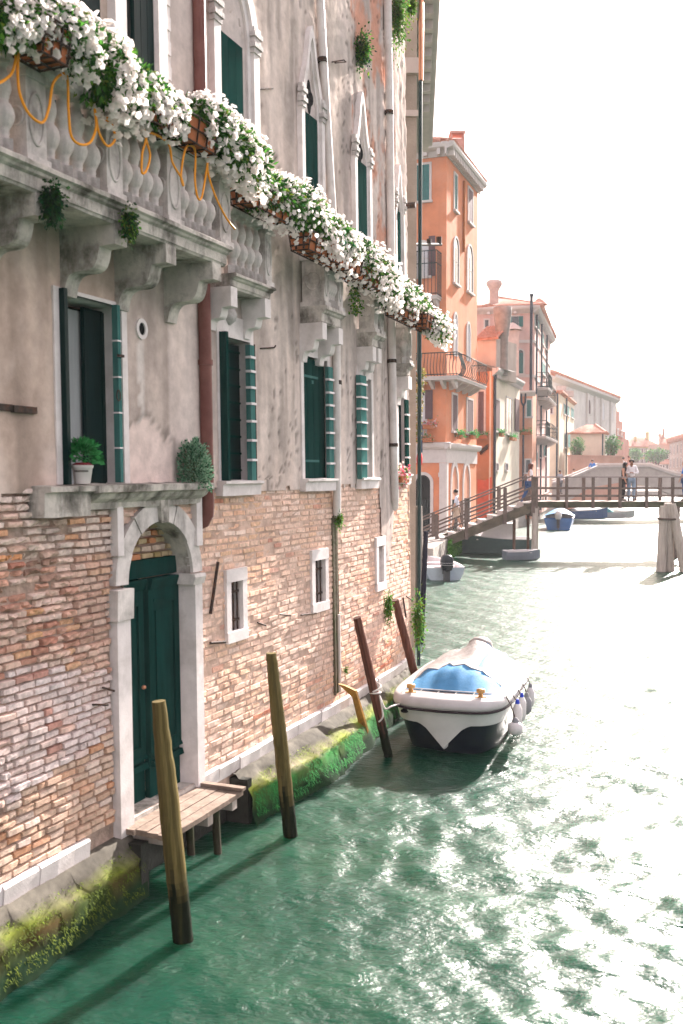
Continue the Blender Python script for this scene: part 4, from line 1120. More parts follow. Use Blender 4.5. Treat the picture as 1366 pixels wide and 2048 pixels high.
b_ = PZ(581, 1672, 0); pole('mooring_pole', 'olive brown mooring pole standing beside the mossy plinth beyond the jetty', 'mooring pole', b_, P(542, 1306, b_.y - .02), .070, .050, M['wood_pole'], GP, (.125, .095, .036))
b_ = PZ(777, 1512, 0); p3b, p3t = b_, P(714, 1235, b_.y - .15); pole('mooring_pole', 'dark red brown leaning pole with the boat rope tied round it', 'mooring pole', b_, p3t, .056, .050, M['wood_brown'], GP, (.12, .05, .035))
b_ = PZ(848, 1420, 0); pole('mooring_pole', 'dark red brown leaning pole half hidden behind the boat', 'mooring pole', b_, P(790, 1200, b_.y - .1), .062, .055, M['wood_brown'], GP, (.12, .05, .035))
b_ = PZ(842, 1288, 0); pole('mooring_pole', 'thin black post in the water at the palazzo corner', 'mooring pole', b_, P(852, 1062, b_.y), .055, .05, mk('black_post', (.025, .025, .04), .6, .2), GP)
b_ = PZ(838, 1300, 0); pole('timber_post', 'grey timber post with a rounded top next to the palazzo corner', 'post', P(838, 1292, 20.8), P(838, 1012, 20.8), .085, .07, M['wood_grey'])
# leaning board
q = MB(); e = [P(704, 1394, 12.55), P(676, 1368, 12.5), P(690, 1372, 12.5), P(711, 1382, 12.55), P(742, 1488, 12.85), P(728, 1492, 12.85)]
q.add([v for v in e] + [v + Vector((.02, .05, 0)) for v in e], [(0, 5, 4, 3, 2, 1), (6, 7, 8, 9, 10, 11)] + [(i, (i + 1) % 6, 6 + (i + 1) % 6, 6 + i) for i in range(6)])
tag(q.build('leaning_board', mk('ochre_board', (.34, .17, .035), .7, .3, 6, .004, 30, c2=(.05, .04, .02), amt2=.8)), 'ochre weathered board leaning against the mossy plinth', 'board')

M['wood_shaded'] = mk('shaded_wood', (.05, .04, .028), .6, .3, 6, .004, 30, c2=(.03, .045, .02), amt2=.6)  # leg wood darkened: shade beneath the jetty is put into the colour
# jetty of planks in front of the water door
zj = .56
cs = [woff(PZ(x, y, zj)) for x, y in ((243, 1657), (366, 1668), (475, 1578))]
ja0 = cs[0][1]; ja1 = cs[2][1]; jn1 = (cs[1][0] + cs[2][0]) / 2
t = thing('jetty', 'small plank landing stage in front of the green water door', 'jetty', WF((ja0 + ja1) / 2, jn1 / 2, 0))
nb = 4; w_ = (jn1 - .012) / nb
for i in range(nb):
    q = MB(); n0 = .012 + i * w_ + .004; n1 = .012 + (i + 1) * w_ - .004
    q.box(WF, ja0 + random.uniform(-.02, .02), ja1 + random.uniform(-.02, .02), n0, n1, zj - .045, zj + random.uniform(-.004, .004), k=4); q.build('plank', M['wood_plank'], t)
q = MB(); q.box(WF, ja1 - .07, ja1, .03, jn1 + .02, zj + .006, zj + .035); q.build('cleat_board', M['wood_plank'], t)
for aa in (ja0 + .12, (ja0 + ja1) / 2, ja1 - .2):
    q = MB(); q.box(WF, aa, aa + .09, .02, jn1 - .02, zj - .14, zj - .048); q.build('joist', M['wood_grey'], t)
for aa, nn in ((ja1 - .18, jn1 - .16), (ja1 - .3, .10)):
    q = MB(); q.tube([WF(aa, nn, -.8), WF(aa - .04, nn - .03, zj - .14)], .038, 8); q.build('leg', M['wood_shaded'], t)

# --- the moored boat with its cover
bo = Vector((1.27, 12.38, 0)); bd = Vector((.316, .949, 0)).normalized(); br_ = Vector((bd.y, -bd.x, 0))
def BF_(t, w, z): return bo + bd * t + br_ * w + Vector((0, 0, z))
boat = thing('covered_boat', 'white motorboat under a blue and silver cover, moored by the leaning brown poles', 'boat', bo)
BL, BW = 2.75, .76
def outline(s, k=40):
    pts = []
    for i in range(k):
        th = 2 * math.pi * i / k; c_, s_ = math.cos(th), math.sin(th); e_ = .38
        w = math.copysign(abs(s_) ** e_, s_) * BW; tt = math.copysign(abs(c_) ** e_, c_) * BL / 2
        if tt < -BL / 2 * .72: tt -= .12 * (1 - (w / BW) ** 2)
        pts.append((BL / 2 + tt * s + (1 - s) * 0, w * s))
    return pts
def ringmesh(q, levels, c=None, k=40):                              # levels: [(scale, z)]
    vs = []; n = len(levels)
    for s, z in levels: vs += [BF_(t, w, z) for t, w in outline(s, k)]
    q.add(vs, [(i * k + j, i * k + (j + 1) % k, i * k + k + (j + 1) % k, i * k + k + j) for i in range(n - 1) for j in range(k)], c, True)
white = mk('boat_gelcoat', (.44, .415, .41), .3, .1, 5, c2=(.36, .33, .31), amt2=.5, spec=.4); navy = mk('boat_antifoul', (.008, .014, .022), .4, .3, 5, c2=(.03, .035, .03), amt2=.5, spec=.3)
q = MB(); ringmesh(q, [(.965, .60), (1.0, .605), (1.012, .64), (1.0, .70), (.97, .735), (.90, .742), (.80, .745), (.5, .75), (.02, .75)]); q.build('deck', white, boat)
q = MB(); ringmesh(q, [(.97, .575), (1.008, .578), (1.012, .60), (.97, .603)]); q.build('rubbing_strake', mk('dark_rubber', (.035, .025, .03), .5, .1), boat)
# white top sides with scalloped bow
k = 120; pts = outline(.965, k); vs = []; levels = 7
for l in range(levels):
    for (tt, w) in pts:
        f_ = max(0, 1 - tt / 1.1) if tt < 1.1 else 0
        x = abs(w) / BW
        arch = .40 - .07 * max(0, 1 - abs(x - .55) / .5) ** .5 * 0 
        zb = .10 + (.40 - .10) * min(1, max(0, (x - .03) / .42)) ** .55 if x < .46 else .40
        zb = zb if f_ > 0.55 else .40 - (.25 * min(1, max(0, (.55 - f_) * 2)) if x > .8 else 0)
        u = l / (levels - 1); sc_ = 1 - .10 * u * (1 if f_ < .5 else .5)
        z = .58 + (zb - .58) * u
        vs.append(BF_(BL / 2 + (tt - BL / 2) * (sc_), w * sc_, z))
q = MB(); q.add(vs, [(l * k + j, l * k + (j + 1) % k, l * k + k + (j + 1) % k, l * k + k + j) for l in range(levels - 1) for j in range(k)], None, True)
q.build('topsides', mk('boat_white', (.58, .58, .55), .3, .08, 4), boat)
q = MB(); ringmesh(q, [(.90, .50), (.86, .3), (.78, .05), (.66, -.25), (.1, -.3)]); q.build('hull_bottom', navy, boat)
q = MB()                                                            # forefoot between the two tunnels
for sgn in (1,):
    st = [(.035, .55, .10), (.05, .35, .075), (.06, .2, .045), (.07, .08, .018)]
    vs = []
    for (t0, z, hw) in st: vs += [BF_(t0 - .03, 0, z), BF_(t0 + .04, hw, z), BF_(t0 + .5, hw * 1.6, z), BF_(t0 + .5, -hw * 1.6, z), BF_(t0 + .04, -hw, z)]
    q.add(vs, [(5 * i + j, 5 * i + (j + 1) % 5, 5 * i + 5 + (j + 1) % 5, 5 * i + 5 + j) for i in range(3) for j in range(5)] + [(15, 16, 17, 18, 19)])
q.build('keel', mk('boat_white_keel', (.58, .58, .55), .3, .08, 4), boat)
# the cover
rp_ = mk('grey_line', (.42, .40, .39), .8, .1); sil = mk('silver_cover', (.25, .225, .215), .5, .15, 6, .014, 8, c2=(.19, .165, .155), amt2=.6); blu = mk('blue_cover', (.075, .23, .42), .7, .15, 9, .003, 40)
TS = [(.34, .57, .01), (.50, .575, .10), (.66, .58, .185), (.80, .59, .235), (.83, .59, .24), (1.1, .64, .215), (1.4, .67, .20), (1.7, .68, .21), (2.0, .68, .245), (2.25, .66, .295), (2.42, .58, .32), (2.52, .40, .29), (2.60, .22, .24)]
def cover_pt(i, j, kk=24):
    t_, w_, h_ = TS[i]; u = -1 + 2 * j / kk
    prof_ = (1 - abs(u) ** (2.0 if i > 4 else 2.3))
    if i > 5: prof_ = .30 * prof_ + .70 * (1 - abs(u) ** 1.15)
    wr = noise.noise(Vector((t_ * 2.5, u * 3.5, 3))) * .06 + noise.noise(Vector((t_ * 6, u * 9, 5))) * .03
    if i in (0,): wr = 0
    if 0 < i < 4: wr = (.012 * math.sin(u * 17) + .012 * math.sin(u * 7 + 2)) * min(1, h_ * 6)
    return BF_(t_ - (.06 * (1 - u * u) if i < 4 else 0), u * w_, .748 + h_ * prof_ + wr * (1 - u ** 6))
def cover_part(name, m_, keep):
    q = MB(); n_ = 25; vs = [cover_pt(i, j) for i in range(len(TS)) for j in range(n_)]
    fs = [(r * n_ + c, r * n_ + c + 1, (r + 1) * n_ + c + 1, (r + 1) * n_ + c) for r in range(len(TS) - 1) for c in range(n_ - 1) if keep(r, c)]
    us_ = sorted({i for f in fs for i in f}); ix = {v: i for i, v in enumerate(us_)}
    q.add([vs[i] for i in us_], [tuple(ix[i] for i in f) for f in fs], None, True); q.build(name, m_, boat)
front = lambda r, c: r < 4
rear = lambda r, c: (r >= 6 and c >= 14 + (r < 8)) or (r >= 10 and c <= 11)
cover_part('blue_cover', blu, front); cover_part('silver_cover', sil, lambda r, c: not front(r, c) and not rear(r, c)); cover_part('blue_cover', blu, rear)
q = MB()                                                            # lashing line along the hem and seam over the hoop
q.tube([cover_pt(4, j) + Vector((0, 0, .006)) for j in range(25)], .010, 5)
q.tube([cover_pt(0, j) + Vector((0, 0, .012)) for j in range(25)], .007, 5); q.build('seam', rp_, boat)
for w in (-.55, -.33, -.11, .11, .33, .55):
    q = MB(); q.tube([BF_(.33, w * 1.02, .765), BF_(.12 + .03 * abs(w), w * 1.04, .752)], .005, 4); q.build('lashing', rp_, boat)
q = MB()                                                            # outboard under its hood at the stern
c_ = BF_(2.62, -.02, .72)
q.lathe([(.16, -.1), (.19, .05), (.20, .18), (.17, .30), (.10, .36), (.02, .37)], c_, 14); q.build('engine_hood', sil, boat)
for w in (-.46, .44):
    q = MB(); q.lathe([(.03, 0), (.03, .05), (.055, .06), (.055, .10), (.02, .11)], BF_(.17, w, .742), 10); q.box(XYZ, *sum(([v - .07, v + .07] if i == 0 else [v - .03, v + .03] for i, v in enumerate(BF_(.17, w, 0)[:2])), []), .742, .75); q.build('cleat', mk('cleat_bronze', (.45, .26, .10), .4, .1, metal=.3), boat)
q = MB()
for w in (-.50, .36): q.lathe([(.05, -.012), (.055, 0), (.05, .012)], BF_(.0 + .02, w, .535), 10, M=Matrix.Rotation(math.pi / 2, 3, 'X') @ Matrix.Diagonal((1, .55, 1)))
q.build('fairlead', mk('fairlead_black', (.01, .01, .012), .5, .1), boat)
# fenders on the canal side
fw = mk('fender_white', (.62, .58, .57), .4, .1, 6, c2=(.4, .38, .36), amt2=.5); fb = mk('fender_blue', (.03, .06, .42), .4, .1)
fg = mk('fender_grey', (.22, .22, .23), .5, .1)
for (t_, rr, hh, m_, lab) in ((.36, .095, .19, fw, 'round white fender nearest the bow'), (.72, .062, .34, fw, 'long white fender with a blue cap, second from the bow'), (1.12, .060, .34, fw, 'long white fender with a blue cap, third from the bow'), (1.52, .07, .26, fg, 'dark grey fender near the stern'), (1.95, .06, .3, fw, 'rearmost white fender by the stern')):
    p = BF_(t_, BW + rr * .9, .24); th = thing('fender', lab + ' of the covered boat', 'fender', p, 'fenders along the covered boat')
    q = MB(); q.lathe([(.012, 0), (rr * .6, .02), (rr, hh * .25), (rr, hh * .75), (rr * .6, hh - .02), (.02, hh)], p, 14); q.build('body', m_, th)
    q = MB(); q.lathe([(rr * .5, 0), (rr * .45, .03), (.015, .06)], p + Vector((0, 0, hh - .015)), 10); q.build('cap', fb if m_ is fw and 'blue' in lab else fg, th)
    q = MB(); q.tube([p + Vector((0, 0, hh + .03)), BF_(t_, BW + .03, .62), BF_(t_ + .02, BW - .05, .75)], .008, 5); q.build('rope', M['iron'], th)
# mooring rope
rp = mk('white_rope', (.62, .57, .54), .8, .15)
q = MB(); pr = p3b.lerp(p3t, .42)
q.tube([pr + Vector((.066 * math.cos(u), .066 * math.sin(u), .03 * math.sin(u * .5) + .012 * u)) for u in np.linspace(0, 14, 50)], .011, 6)
q.tube(cr([pr + Vector((.06, -.03, .02)), pr + Vector((.12, -.03, -.12)), pr + Vector((.2, .0, -.10)), BF_(.06, -.55, .62)]), .011, 6)
q.tube(cr([pr + Vector((.05, -.05, .05)), pr + Vector((.09, -.06, -.20)), pr + Vector((.04, -.06, -.28))]), .010, 6)
tag(q.build('rope', rp), 'white mooring rope knotted round the leaning brown pole', 'rope')

# --- generic open boats
def open_boat(name, label, stern, heading, Ln, Wd, Hh, mh_, mi_, engine=None, tarp=None, group='small boats moored along the canal', sheer=.25, cabin=None):
    s0 = Vector((stern[0], stern[1], 0)); d = Vector((math.sin(heading), math.cos(heading), 0)); r_ = Vector((d.y, -d.x, 0))
    def f(t, w, z): return s0 + d * t + r_ * w + Vector((0, 0, z))
    t = thing(name, label, 'boat', s0 + d * Ln / 2, group)
    ns = 14; rows = []
    def sec(u):
        b_ = Wd / 2 * (1 - max(0, (u - .35) / .65) ** 2.4) * (.9 + .1 * min(1, u * 4)); zg = Hh * (1 + sheer * u * u * 1.4)
        kz = -.18 + .5 * Hh * max(0, (u - .75) / .25) ** 2
        return b_, zg, kz
    vs = []
    for i in range(ns + 1):
        u = i / ns; b_, zg, kz = sec(u); tt = u * Ln
        vs += [f(tt, -b_, zg), f(tt, -b_ * .93, zg * .55), f(tt - .0, -b_ * .78, .06 + kz * .2), f(tt - .12 * u, 0, kz), f(tt, b_ * .78, .06 + kz * .2), f(tt, b_ * .93, zg * .55), f(tt, b_, zg)]
    q = MB(); q.add(vs, [(i * 7 + j, i * 7 + j + 1, i * 7 + 8 + j, i * 7 + 7 + j) for i in range(ns) for j in range(6)], None, False); q.add(vs[:7], [tuple(range(7))]); q.build('hull', mh_, t)
    q = MB(); vi = []
    for i in range(ns + 1):
        u = i / ns; b_, zg, kz = sec(u); tt = .04 + u * (Ln - .12); b2 = max(.005, b_ - .07)
        vi += [f(tt, -b_ - .012, zg - .03), f(tt, -b_ - .012, zg + .012), f(tt, -b2, zg + .012), f(tt, -b2 * .9, zg * .42), f(tt, b2 * .9, zg * .42), f(tt, b2, zg + .012), f(tt, b_ + .012, zg + .012), f(tt, b_ + .012, zg - .03)]
    q.add(vi, [(i * 8 + j, i * 8 + j + 1, i * 8 + 9 + j, i * 8 + 8 + j) for i in range(ns) for j in range(7)], None, False); q.build('interior', mi_, t)
    for u in (.32, .62):
        b_, zg, kz = sec(u); q = MB(); q.box(f, u * Ln - .13, u * Ln + .13, -b_ * .95, b_ * .95, zg * .78, zg * .84); q.build('thwart', mi_, t)
    if tarp:
        q = MB(); vt = []; u0, u1, hh, mt_ = tarp
        for i in range(9):
            u = u0 + (u1 - u0) * i / 8; b_, zg, kz = sec(u); e_ = math.sin(math.pi * min(1, .18 + i / 8 * .7))
            for j in range(9):
                x = -1 + j / 4; vt.append(f(u * Ln, b_ * 1.01 * x, zg + .015 + hh * e_ * (1 - x * x) + .015 * noise.noise(Vector((u * 9, x * 5, 2)))))
        q.add(vt, [(i * 9 + j, i * 9 + j + 1, i * 9 + 10 + j, i * 9 + 9 + j) for i in range(8) for j in range(8)], None, True); q.build('cover', mt_, t)
    if cabin:
        u0, u1, hh, mw_, mg_ = cabin; b_, zg, kz = sec((u0 + u1) / 2); q = MB()
        q.add([f(u0 * Ln, -b_ * .8, zg), f(u0 * Ln, b_ * .8, zg), f(u1 * Ln, b_ * .7, zg), f(u1 * Ln, -b_ * .7, zg), f(u0 * Ln + .1, -b_ * .65, zg + hh), f(u0 * Ln + .1, b_ * .65, zg + hh), f(u1 * Ln - .45, b_ * .6, zg + hh), f(u1 * Ln - .45, -b_ * .6, zg + hh)],
              [(0, 1, 5, 4), (1, 2, 6, 5), (2, 3, 7, 6), (3, 0, 4, 7), (4, 5, 6, 7)]); q.build('windscreen', mw_, t)
        q = MB(); q.box(f, u0 * Ln + .05, u0 * Ln + .1, -b_ * .5, b_ * .5, zg + hh * .2, zg + hh * .9); q.build('side_curtain', mg_, t)
    if engine:
        me_, mg_ = engine; b_, zg, kz = sec(0); c = f(-.22, 0, zg + .02); e = MB()
        def g(t_, w, z): return c + d * t_ + r_ * w + Vector((0, 0, z))
        prof_ = [(-.20, .16, .0), (-.24, .19, .12), (-.22, .20, .28), (-.12, .17, .38), (.0, .12, .42)]
        ve = []
        for (zz, s_) in ((-.08, .75), (.03, .98), (.18, 1.05), (.30, .98), (.39, .78), (.43, .35)):
            for i in range(14):
                a_ = 2 * math.pi * i / 14; ve.append(g(math.copysign(abs(math.cos(a_)) ** .7, math.cos(a_)) * .27 * s_ - .02, math.copysign(abs(math.sin(a_)) ** .7, math.sin(a_)) * .20 * s_, zz))
        e.add(ve, [(i * 14 + j, i * 14 + (j + 1) % 14, i * 14 + 14 + (j + 1) % 14, i * 14 + 14 + j) for i in range(5) for j in range(14)] + [tuple(range(70, 84))], None, True)
        en = e.build('outboard_engine', me_, t)
        e = MB(); e.box(g, -.12, .10, -.09, .09, -.62, -.06); e.box(g, -.22, .16, -.025, .025, -.80, -.58); e.box(g, .1, .26, -.1, .1, -.22, .0); e.build('engine_leg', mg_, en)
        e = MB(); e.tube([g(.25, 0, .08), g(.55, .05, .16), g(.85, .06, .20)], .022, 6); e.build('tiller', mg_, en)
        e = MB()
        for zz in (.1, .17): e.tube([g(math.copysign(abs(math.cos(a_)) ** .7, math.cos(a_)) * .285 - .02, math.copysign(abs(math.sin(a_)) ** .7, math.sin(a_)) * .213, zz) for a_ in np.linspace(0, 6.2832, 17)], .006, 4)
        e.build('engine_stripe', mk('stripe_grey', (.35, .36, .37), .4, .1), en)
    return t, f
eng = (mk('engine_black', (.018, .022, .028), .3, .2), mk('engine_grey', (.05, .055, .06), .4, .2))
engw = (mk('engine_pale', (.5, .48, .48), .4, .1), eng[1])
bl_in = mk('boat_grey_inside', (.45, .42, .42), .7, .1)
st_ = PZ(893, 1162, 0)
open_boat('motorboat', 'small pale open boat with a black outboard engine near the foot of the bridge steps', (st_.x - .02, st_.y + .2), R(-6), 3.9, 1.45, .42, mk('boat_bluegrey', (.34, .40, .46), .5, .1), mk('boat_pale_inside', (.60, .54, .54), .6, .1), eng, sheer=.15)
s1 = PZ(1075, 1098, 0)
open_boat('motorboat', 'large grey green boat lying under the wooden bridge steps', (8.3, 43.9), R(-84), 3.6, 1.6, .66, mk('boat_greygreen', (.075, .125, .125), .45, .1), mk('boat_whitedeck', (.6, .57, .57), .5, .1), None, cabin=(.18, .62, .62, mk('boat_cabin_white', (.66, .62, .62), .5, .06), mk('curtain_blue', (.05, .19, .36), .6, .1)), sheer=.35)
open_boat('dinghy', 'small grey dinghy with a dark outboard tied to the bridge pier', (6.62, 40.6), R(84), 1.5, .85, .36, mk('dinghy_grey', (.16, .18, .21), .5, .1), bl_in, None, sheer=.1)
open_boat('motorboat', 'blue boat with a white outboard engine just beyond the bridge pier', (13.35, 61.5), R(14), 5.2, 1.9, .75, mk('boat_blue', (.05, .14, .33), .45, .1), bl_in, engw, tarp=(.35, .95, .35, mk('boat_bluecover', (.10, .27, .48), .6, .1)))
open_boat('motorboat', 'low dark blue boat seen side on beyond the bridge', (17.4, 77), R(84), 3.2, 1.5, .62, mk('boat_navy', (.04, .10, .23), .5, .1), bl_in, None, tarp=(.1, .8, .2, mk('boat_greycover', (.35, .38, .42), .6, .1)))
open_boat('motorboat', 'small white boat with a teal cover out on the bright water beyond the bridge', (20.2, 78.5), R(75), 3.2, 1.4, .42, mk('boat_white2', (.5, .5, .5), .5, .1), bl_in, None, tarp=(0, .3, .5, mk('boat_teal', (.06, .30, .33), .6, .1)))

# ------------------------------------------------------------------ the wooden bridge
BY = 41.6
bx0 = P(1068, 945, BY).x; bxr = 14.9
def zb(y, Y=BY): return P(683, y, Y).z
deck_z = zb(1003); rail_z = zb(953)
br = thing('wooden_bridge', 'dark timber footbridge with steps and railings crossing the canal', 'bridge', (10, BY + .8, 0))
BFm = lambda x, n, z: Vector((x, BY + n, z))
q = MB(); q.box(BFm, bx0 - .05, bxr, .10, 1.65, deck_z - .07, deck_z); q.build('deck', mk('deck_planks', (.34, .28, .25), .8, .15, 6), br)
for n_ in (.0, 1.6):
    q = MB(); q.box(BFm, bx0 - .1, bxr, n_, n_ + .10, deck_z - .26, deck_z - .01, k=4); q.build('beam', mk('beam_timber', (.055, .055, .035), .85, .4, 3, .01, 14, c2=(.10, .10, .06), amt2=.7), br)
lx0 = P(846, 945, BY).x; lz = zb(1092)
def stair_z(x): return lz + (deck_z - lz) * (x - lx0) / (bx0 - lx0)
px_posts = [1073, 1133, 1186, 1240, 1293, 1345, 1398]
for n_ in (.0, 1.60):
    for px in px_posts:
        x = P(px, 945, BY).x; q = MB(); q.box(BFm, x - .055, x + .055, n_ - .10, n_ + .0 if n_ == 0 else n_ + .08, deck_z - .28, rail_z - .03); q.build('post', M['wood_bridge'], br)
    for zz, hh, dd in ((rail_z, .05, .07), (zb(975), .07, .05), (zb(991), .06, .05)):
        q = MB(); q.box(BFm, bx0 - .12, bxr, n_ - .03 - (dd - .05), n_ + dd - .02, zz - hh, zz, k=3); q.build('handrail' if zz == rail_z else 'rail', mk('rail_grey', (.24, .20, .19), .7, .2, 8) if zz == rail_z else M['wood_bridge'], br)
    # sloping part
    q = MB(); q.add([BFm(x, n_ + e, stair_z(x) + dz) for x in (lx0 + .9, bx0) for e in (0, .1) for dz in (-.42, -.02)], [(0, 1, 3, 2), (4, 6, 7, 5), (0, 4, 5, 1), (2, 3, 7, 6), (1, 5, 7, 3), (0, 2, 6, 4)]); q.build('stringer', mk('stringer_timber', (.09, .075, .055), .85, .4, 4, .01, 14, c2=(.17, .14, .10), amt2=.7), br)
    for dz, hh in ((rail_z - deck_z, .06), (zb(975) - deck_z, .08), (zb(991) - deck_z, .07)):
        q = MB(); q.add([BFm(x, n_ + e, stair_z(x) + dz - h_ + .08) for x in (lx0, bx0 - .05) for e in (-.05, .02) for h_ in (hh, 0)], [(0, 1, 3, 2), (4, 6, 7, 5), (0, 4, 5, 1), (2, 3, 7, 6), (1, 5, 7, 3), (0, 2, 6, 4)])
        q.build('handrail' if hh == .06 else 'rail', M['wood_bridge'], br)
    for px in (874, 933, 1010, 1066):
        x = P(px, 945, BY).x; q = MB(); q.box(BFm, x - .07, x + .07, n_ - .12, n_ + .0 if n_ == 0 else n_ + .1, stair_z(x) - .45, stair_z(x) + rail_z - deck_z + .02); q.build('post', M['wood_bridge'], br)
ns_ = 10
for i in range(ns_):
    x0 = lx0 + .35 + (bx0 - lx0 - .35) * i / ns_; x1 = lx0 + .35 + (bx0 - lx0 - .35) * (i + 1) / ns_; zt = lz + (deck_z - lz) * (i + 1) / ns_ - .03
    q = MB(); q.box(BFm, x0 - .03, x1, .11, 1.58, zt - .06, zt); q.box(BFm, x0, x0 + .03, .12, 1.57, zt - .24, zt - .062); q.build('step', mk('step_stone', (.50, .44, .41), .8, .1) if i == 0 else bpy.data.materials['step_stone'], br)
for (px, n_, w_, y1, m_) in ((1071, .05, .14, 1012, M['wood_grey']), (1071, 1.6, .12, 1012, M['wood_grey']), (1029, .25, .065, 1025, M['wood_dark']), (1057, 1.2, .06, 1015, M['wood_dark']), (1353, .05, .17, 1012, M['wood_bridge']), (1353, 1.6, .15, 1012, M['wood_bridge'])):
    x = P(px, 945, BY + n_).x; q = MB(); q.tube([(x, BY + n_, -1), (x, BY + n_, .4), (x, BY + n_, zb(y1) - (.02 if w_ > .1 else .3))], w_, 10); q.build('support_pile', m_, br)
q = MB()
for px in (1071, 1353):
    x = P(px, 945, BY).x; q.box(BFm, x - .17, x + .17, -.02, 1.72, deck_z - .62, deck_z - .27)
q.build('crosshead', M['wood_bridge'], br)
# three-legged dolphin of tied logs
by = PZ(1335, 1143, 0)
t = thing('dolphin_piles', 'three grey weathered logs strapped together standing in front of the wooden bridge', 'mooring piles', by)
zt = zb(1006, by.y)
for k_, (x0, x1, y0, top, r_) in enumerate(((1322, 1328, 0, 1012, .17), (1342, 1336, .15, 1006, .17), (1366, 1344, -.2, 1008, .17))):
    q = MB(); p0 = PZ(x0, 1143, 0) + Vector((0, y0, 0)); p1 = P(x1, top, by.y + y0 * .2)
    q.tube([p0 - (p1 - p0) * .4, p0, p0.lerp(p1, .5), p0.lerp(p1, .85), p1], [r_ * 1.05, r_, r_, r_ * .95, r_ * .78], 12); q.build('log', M['wood_grey'], t)
q = MB(); zc_ = P(1335, 1037, by.y); c0 = Vector((P(1336, 1037, by.y).x, by.y, zc_.z))
q.tube([c0 + Vector((.36 * math.cos(u), .26 * math.sin(u), .02 * math.sin(u))) for u in np.linspace(0, 6.2832, 25)], .035, 6); q.build('strap', M['iron'], t)

# ------------------------------------------------------------------ quay
cdv = Vector((.365, 1)).normalized()
q = MB(); qs = mk('quay_stone', (.36, .32, .29), .85, .25, 5, .01, 20, c2=(.16, .15, .12), amt2=.5)
qp = [(2.6, 36.5), (3.35, 36.5), (4.3, 41.0), (4.75, 43.4), (6.9, 49.5), (8.2, 54.5), (13, 68.5), (19, 90), (38, 138), (38, 160), (-30, 160), (-30, 36.5)]
q.add([(x, y, .78) for x, y in qp] + [(x, y, -1) for x, y in qp], [tuple(range(len(qp)))[::-1]] + [(i, (i + 1) % len(qp), len(qp) + (i + 1) % len(qp), len(qp) + i) for i in range(len(qp))])
tag(q.build('quay', qs), None, None, kind='structure')
q = MB()
for _ in range(2600):
    u = random.random(); p = Vector((4.3, 41.0, 0)).lerp(Vector((6.2, 47.5, 0)), u); z = random.uniform(.0, .72)
    p += Vector((.03 + .05 * random.random(), -.03, z)); r = random.random()
    leaf_quad(q, p, (.5 + random.gauss(0, .3), -.4 + random.gauss(0, .3), random.gauss(-.2, .6)), .14, .03, (.03 + .06 * r, .13 + .14 * r, .02))
tag(q.build('quay_moss', M['moss'], shift=(0, 0, 0)), 'bright green weed on the quay wall beneath the bridge steps', 'weed', kind='stuff')

# ------------------------------------------------------------------ houses: helpers
def solid(q, fr_, L, dep, z0, z1, c=None):
    q.box(fr_, 0, L, -dep, 0, z0, z1, c, k=1)
def prismf(q, pts, z0, z1):
    n = len(pts); q.add([(x, y, z0) for x, y in pts] + [(x, y, z1) for x, y in pts], [tuple(range(n))[::-1], tuple(range(n, 2 * n))] + [(i, (i + 1) % n, n + (i + 1) % n, n + i) for i in range(n)])
MF = dict(trim=mk('white_trim', (.49, .44, .42), .7, .1, 4), glass=mk('window_glass', (.03, .035, .04), .12, .2, spec=.6), shut_g=mk('green_shutter', (.025, .12, .115), .6, .15, 8), shut_b=mk('mauve_shutter', (.10, .06, .065), .7, .15, 8), curtain=mk('net_curtain', (.50, .48, .50), .7, .1),
          tile=mk('roof_tile', (.42, .19, .13), .85, .3, 5, .0, c2=(.55, .36, .30), amt2=.6), railing=mk('black_railing', (.02, .035, .035), .5, .2))
def win(parent, f, u0, u1, z0, z1, shutters=None, arch=False, pane='glass', tw=.10, sill=True, sw=None, closed=False, name='window'):
    q = MB()
    def pr(e):
        b_ = [(u0 - e, z0), (u0 - e, z1)]
        if arch:
            c_ = (u0 + u1) / 2; rr = (u1 - u0) / 2 + e
            b_ += [(c_ - rr * math.cos(t_), z1 + rr * math.sin(t_) * (1.25 if arch == 'pointed' else 1)) for t_ in np.linspace(0, math.pi, 13)[1:-1]]
        else: b_ = [(u0 - e, z0), (u0 - e, z1 + e)]
        b_ += [(u1 + e, z1 + (0 if arch else e)), (u1 + e, z0)]
        return b_
    q.band(f, pr(0), pr(tw), -.02, .05)
    if sill: q.box(f, u0 - tw - .05, u1 + tw + .05, -.02, .14, z0 - .10, z0 - .002)
    w = q.build(name, MF['trim'], parent)
    q = MB(); q.plate(f, pr(0), -.01, .012); q.build('pane', MF[pane] if isinstance(pane, str) else pane, w)
    if not closed and shutters is None:
        q = MB(); c_ = (u0 + u1) / 2
        q.box(f, c_ - .02, c_ + .02, .012, .03, z0, z1); q.box(f, u0, u1, .0125, .028, z0 + (z1 - z0) * .62, z0 + (z1 - z0) * .62 + .035); q.build('glazing_bar', MF['trim'], w)
    if shutters is not None:
        sw = sw or (u1 - u0) / 2
        if closed:
            q = MB(); c_ = (u0 + u1) / 2; q.box(f, u0 + .01, c_ - .01, .012, .04, z0 + .01, z1); q.build('shutter', shutters, w)
            q = MB(); q.box(f, c_ + .01, u1 - .01, .012, .04, z0 + .01, z1); q.build('shutter', shutters, w)
        else:
            for a_, b_ in ((u0 - sw, u0 - .01), (u1 + .01, u1 + sw)):
                q = MB(); q.box(f, a_, b_, .052, .09, z0, z1)
                for i in range(5): q.box(f, a_ + .05, b_ - .05, .09, .10, z0 + (z1 - z0) * (i + .1) / 5, z0 + (z1 - z0) * (i + .8) / 5)
                q.build('shutter', shutters, w)
    return w
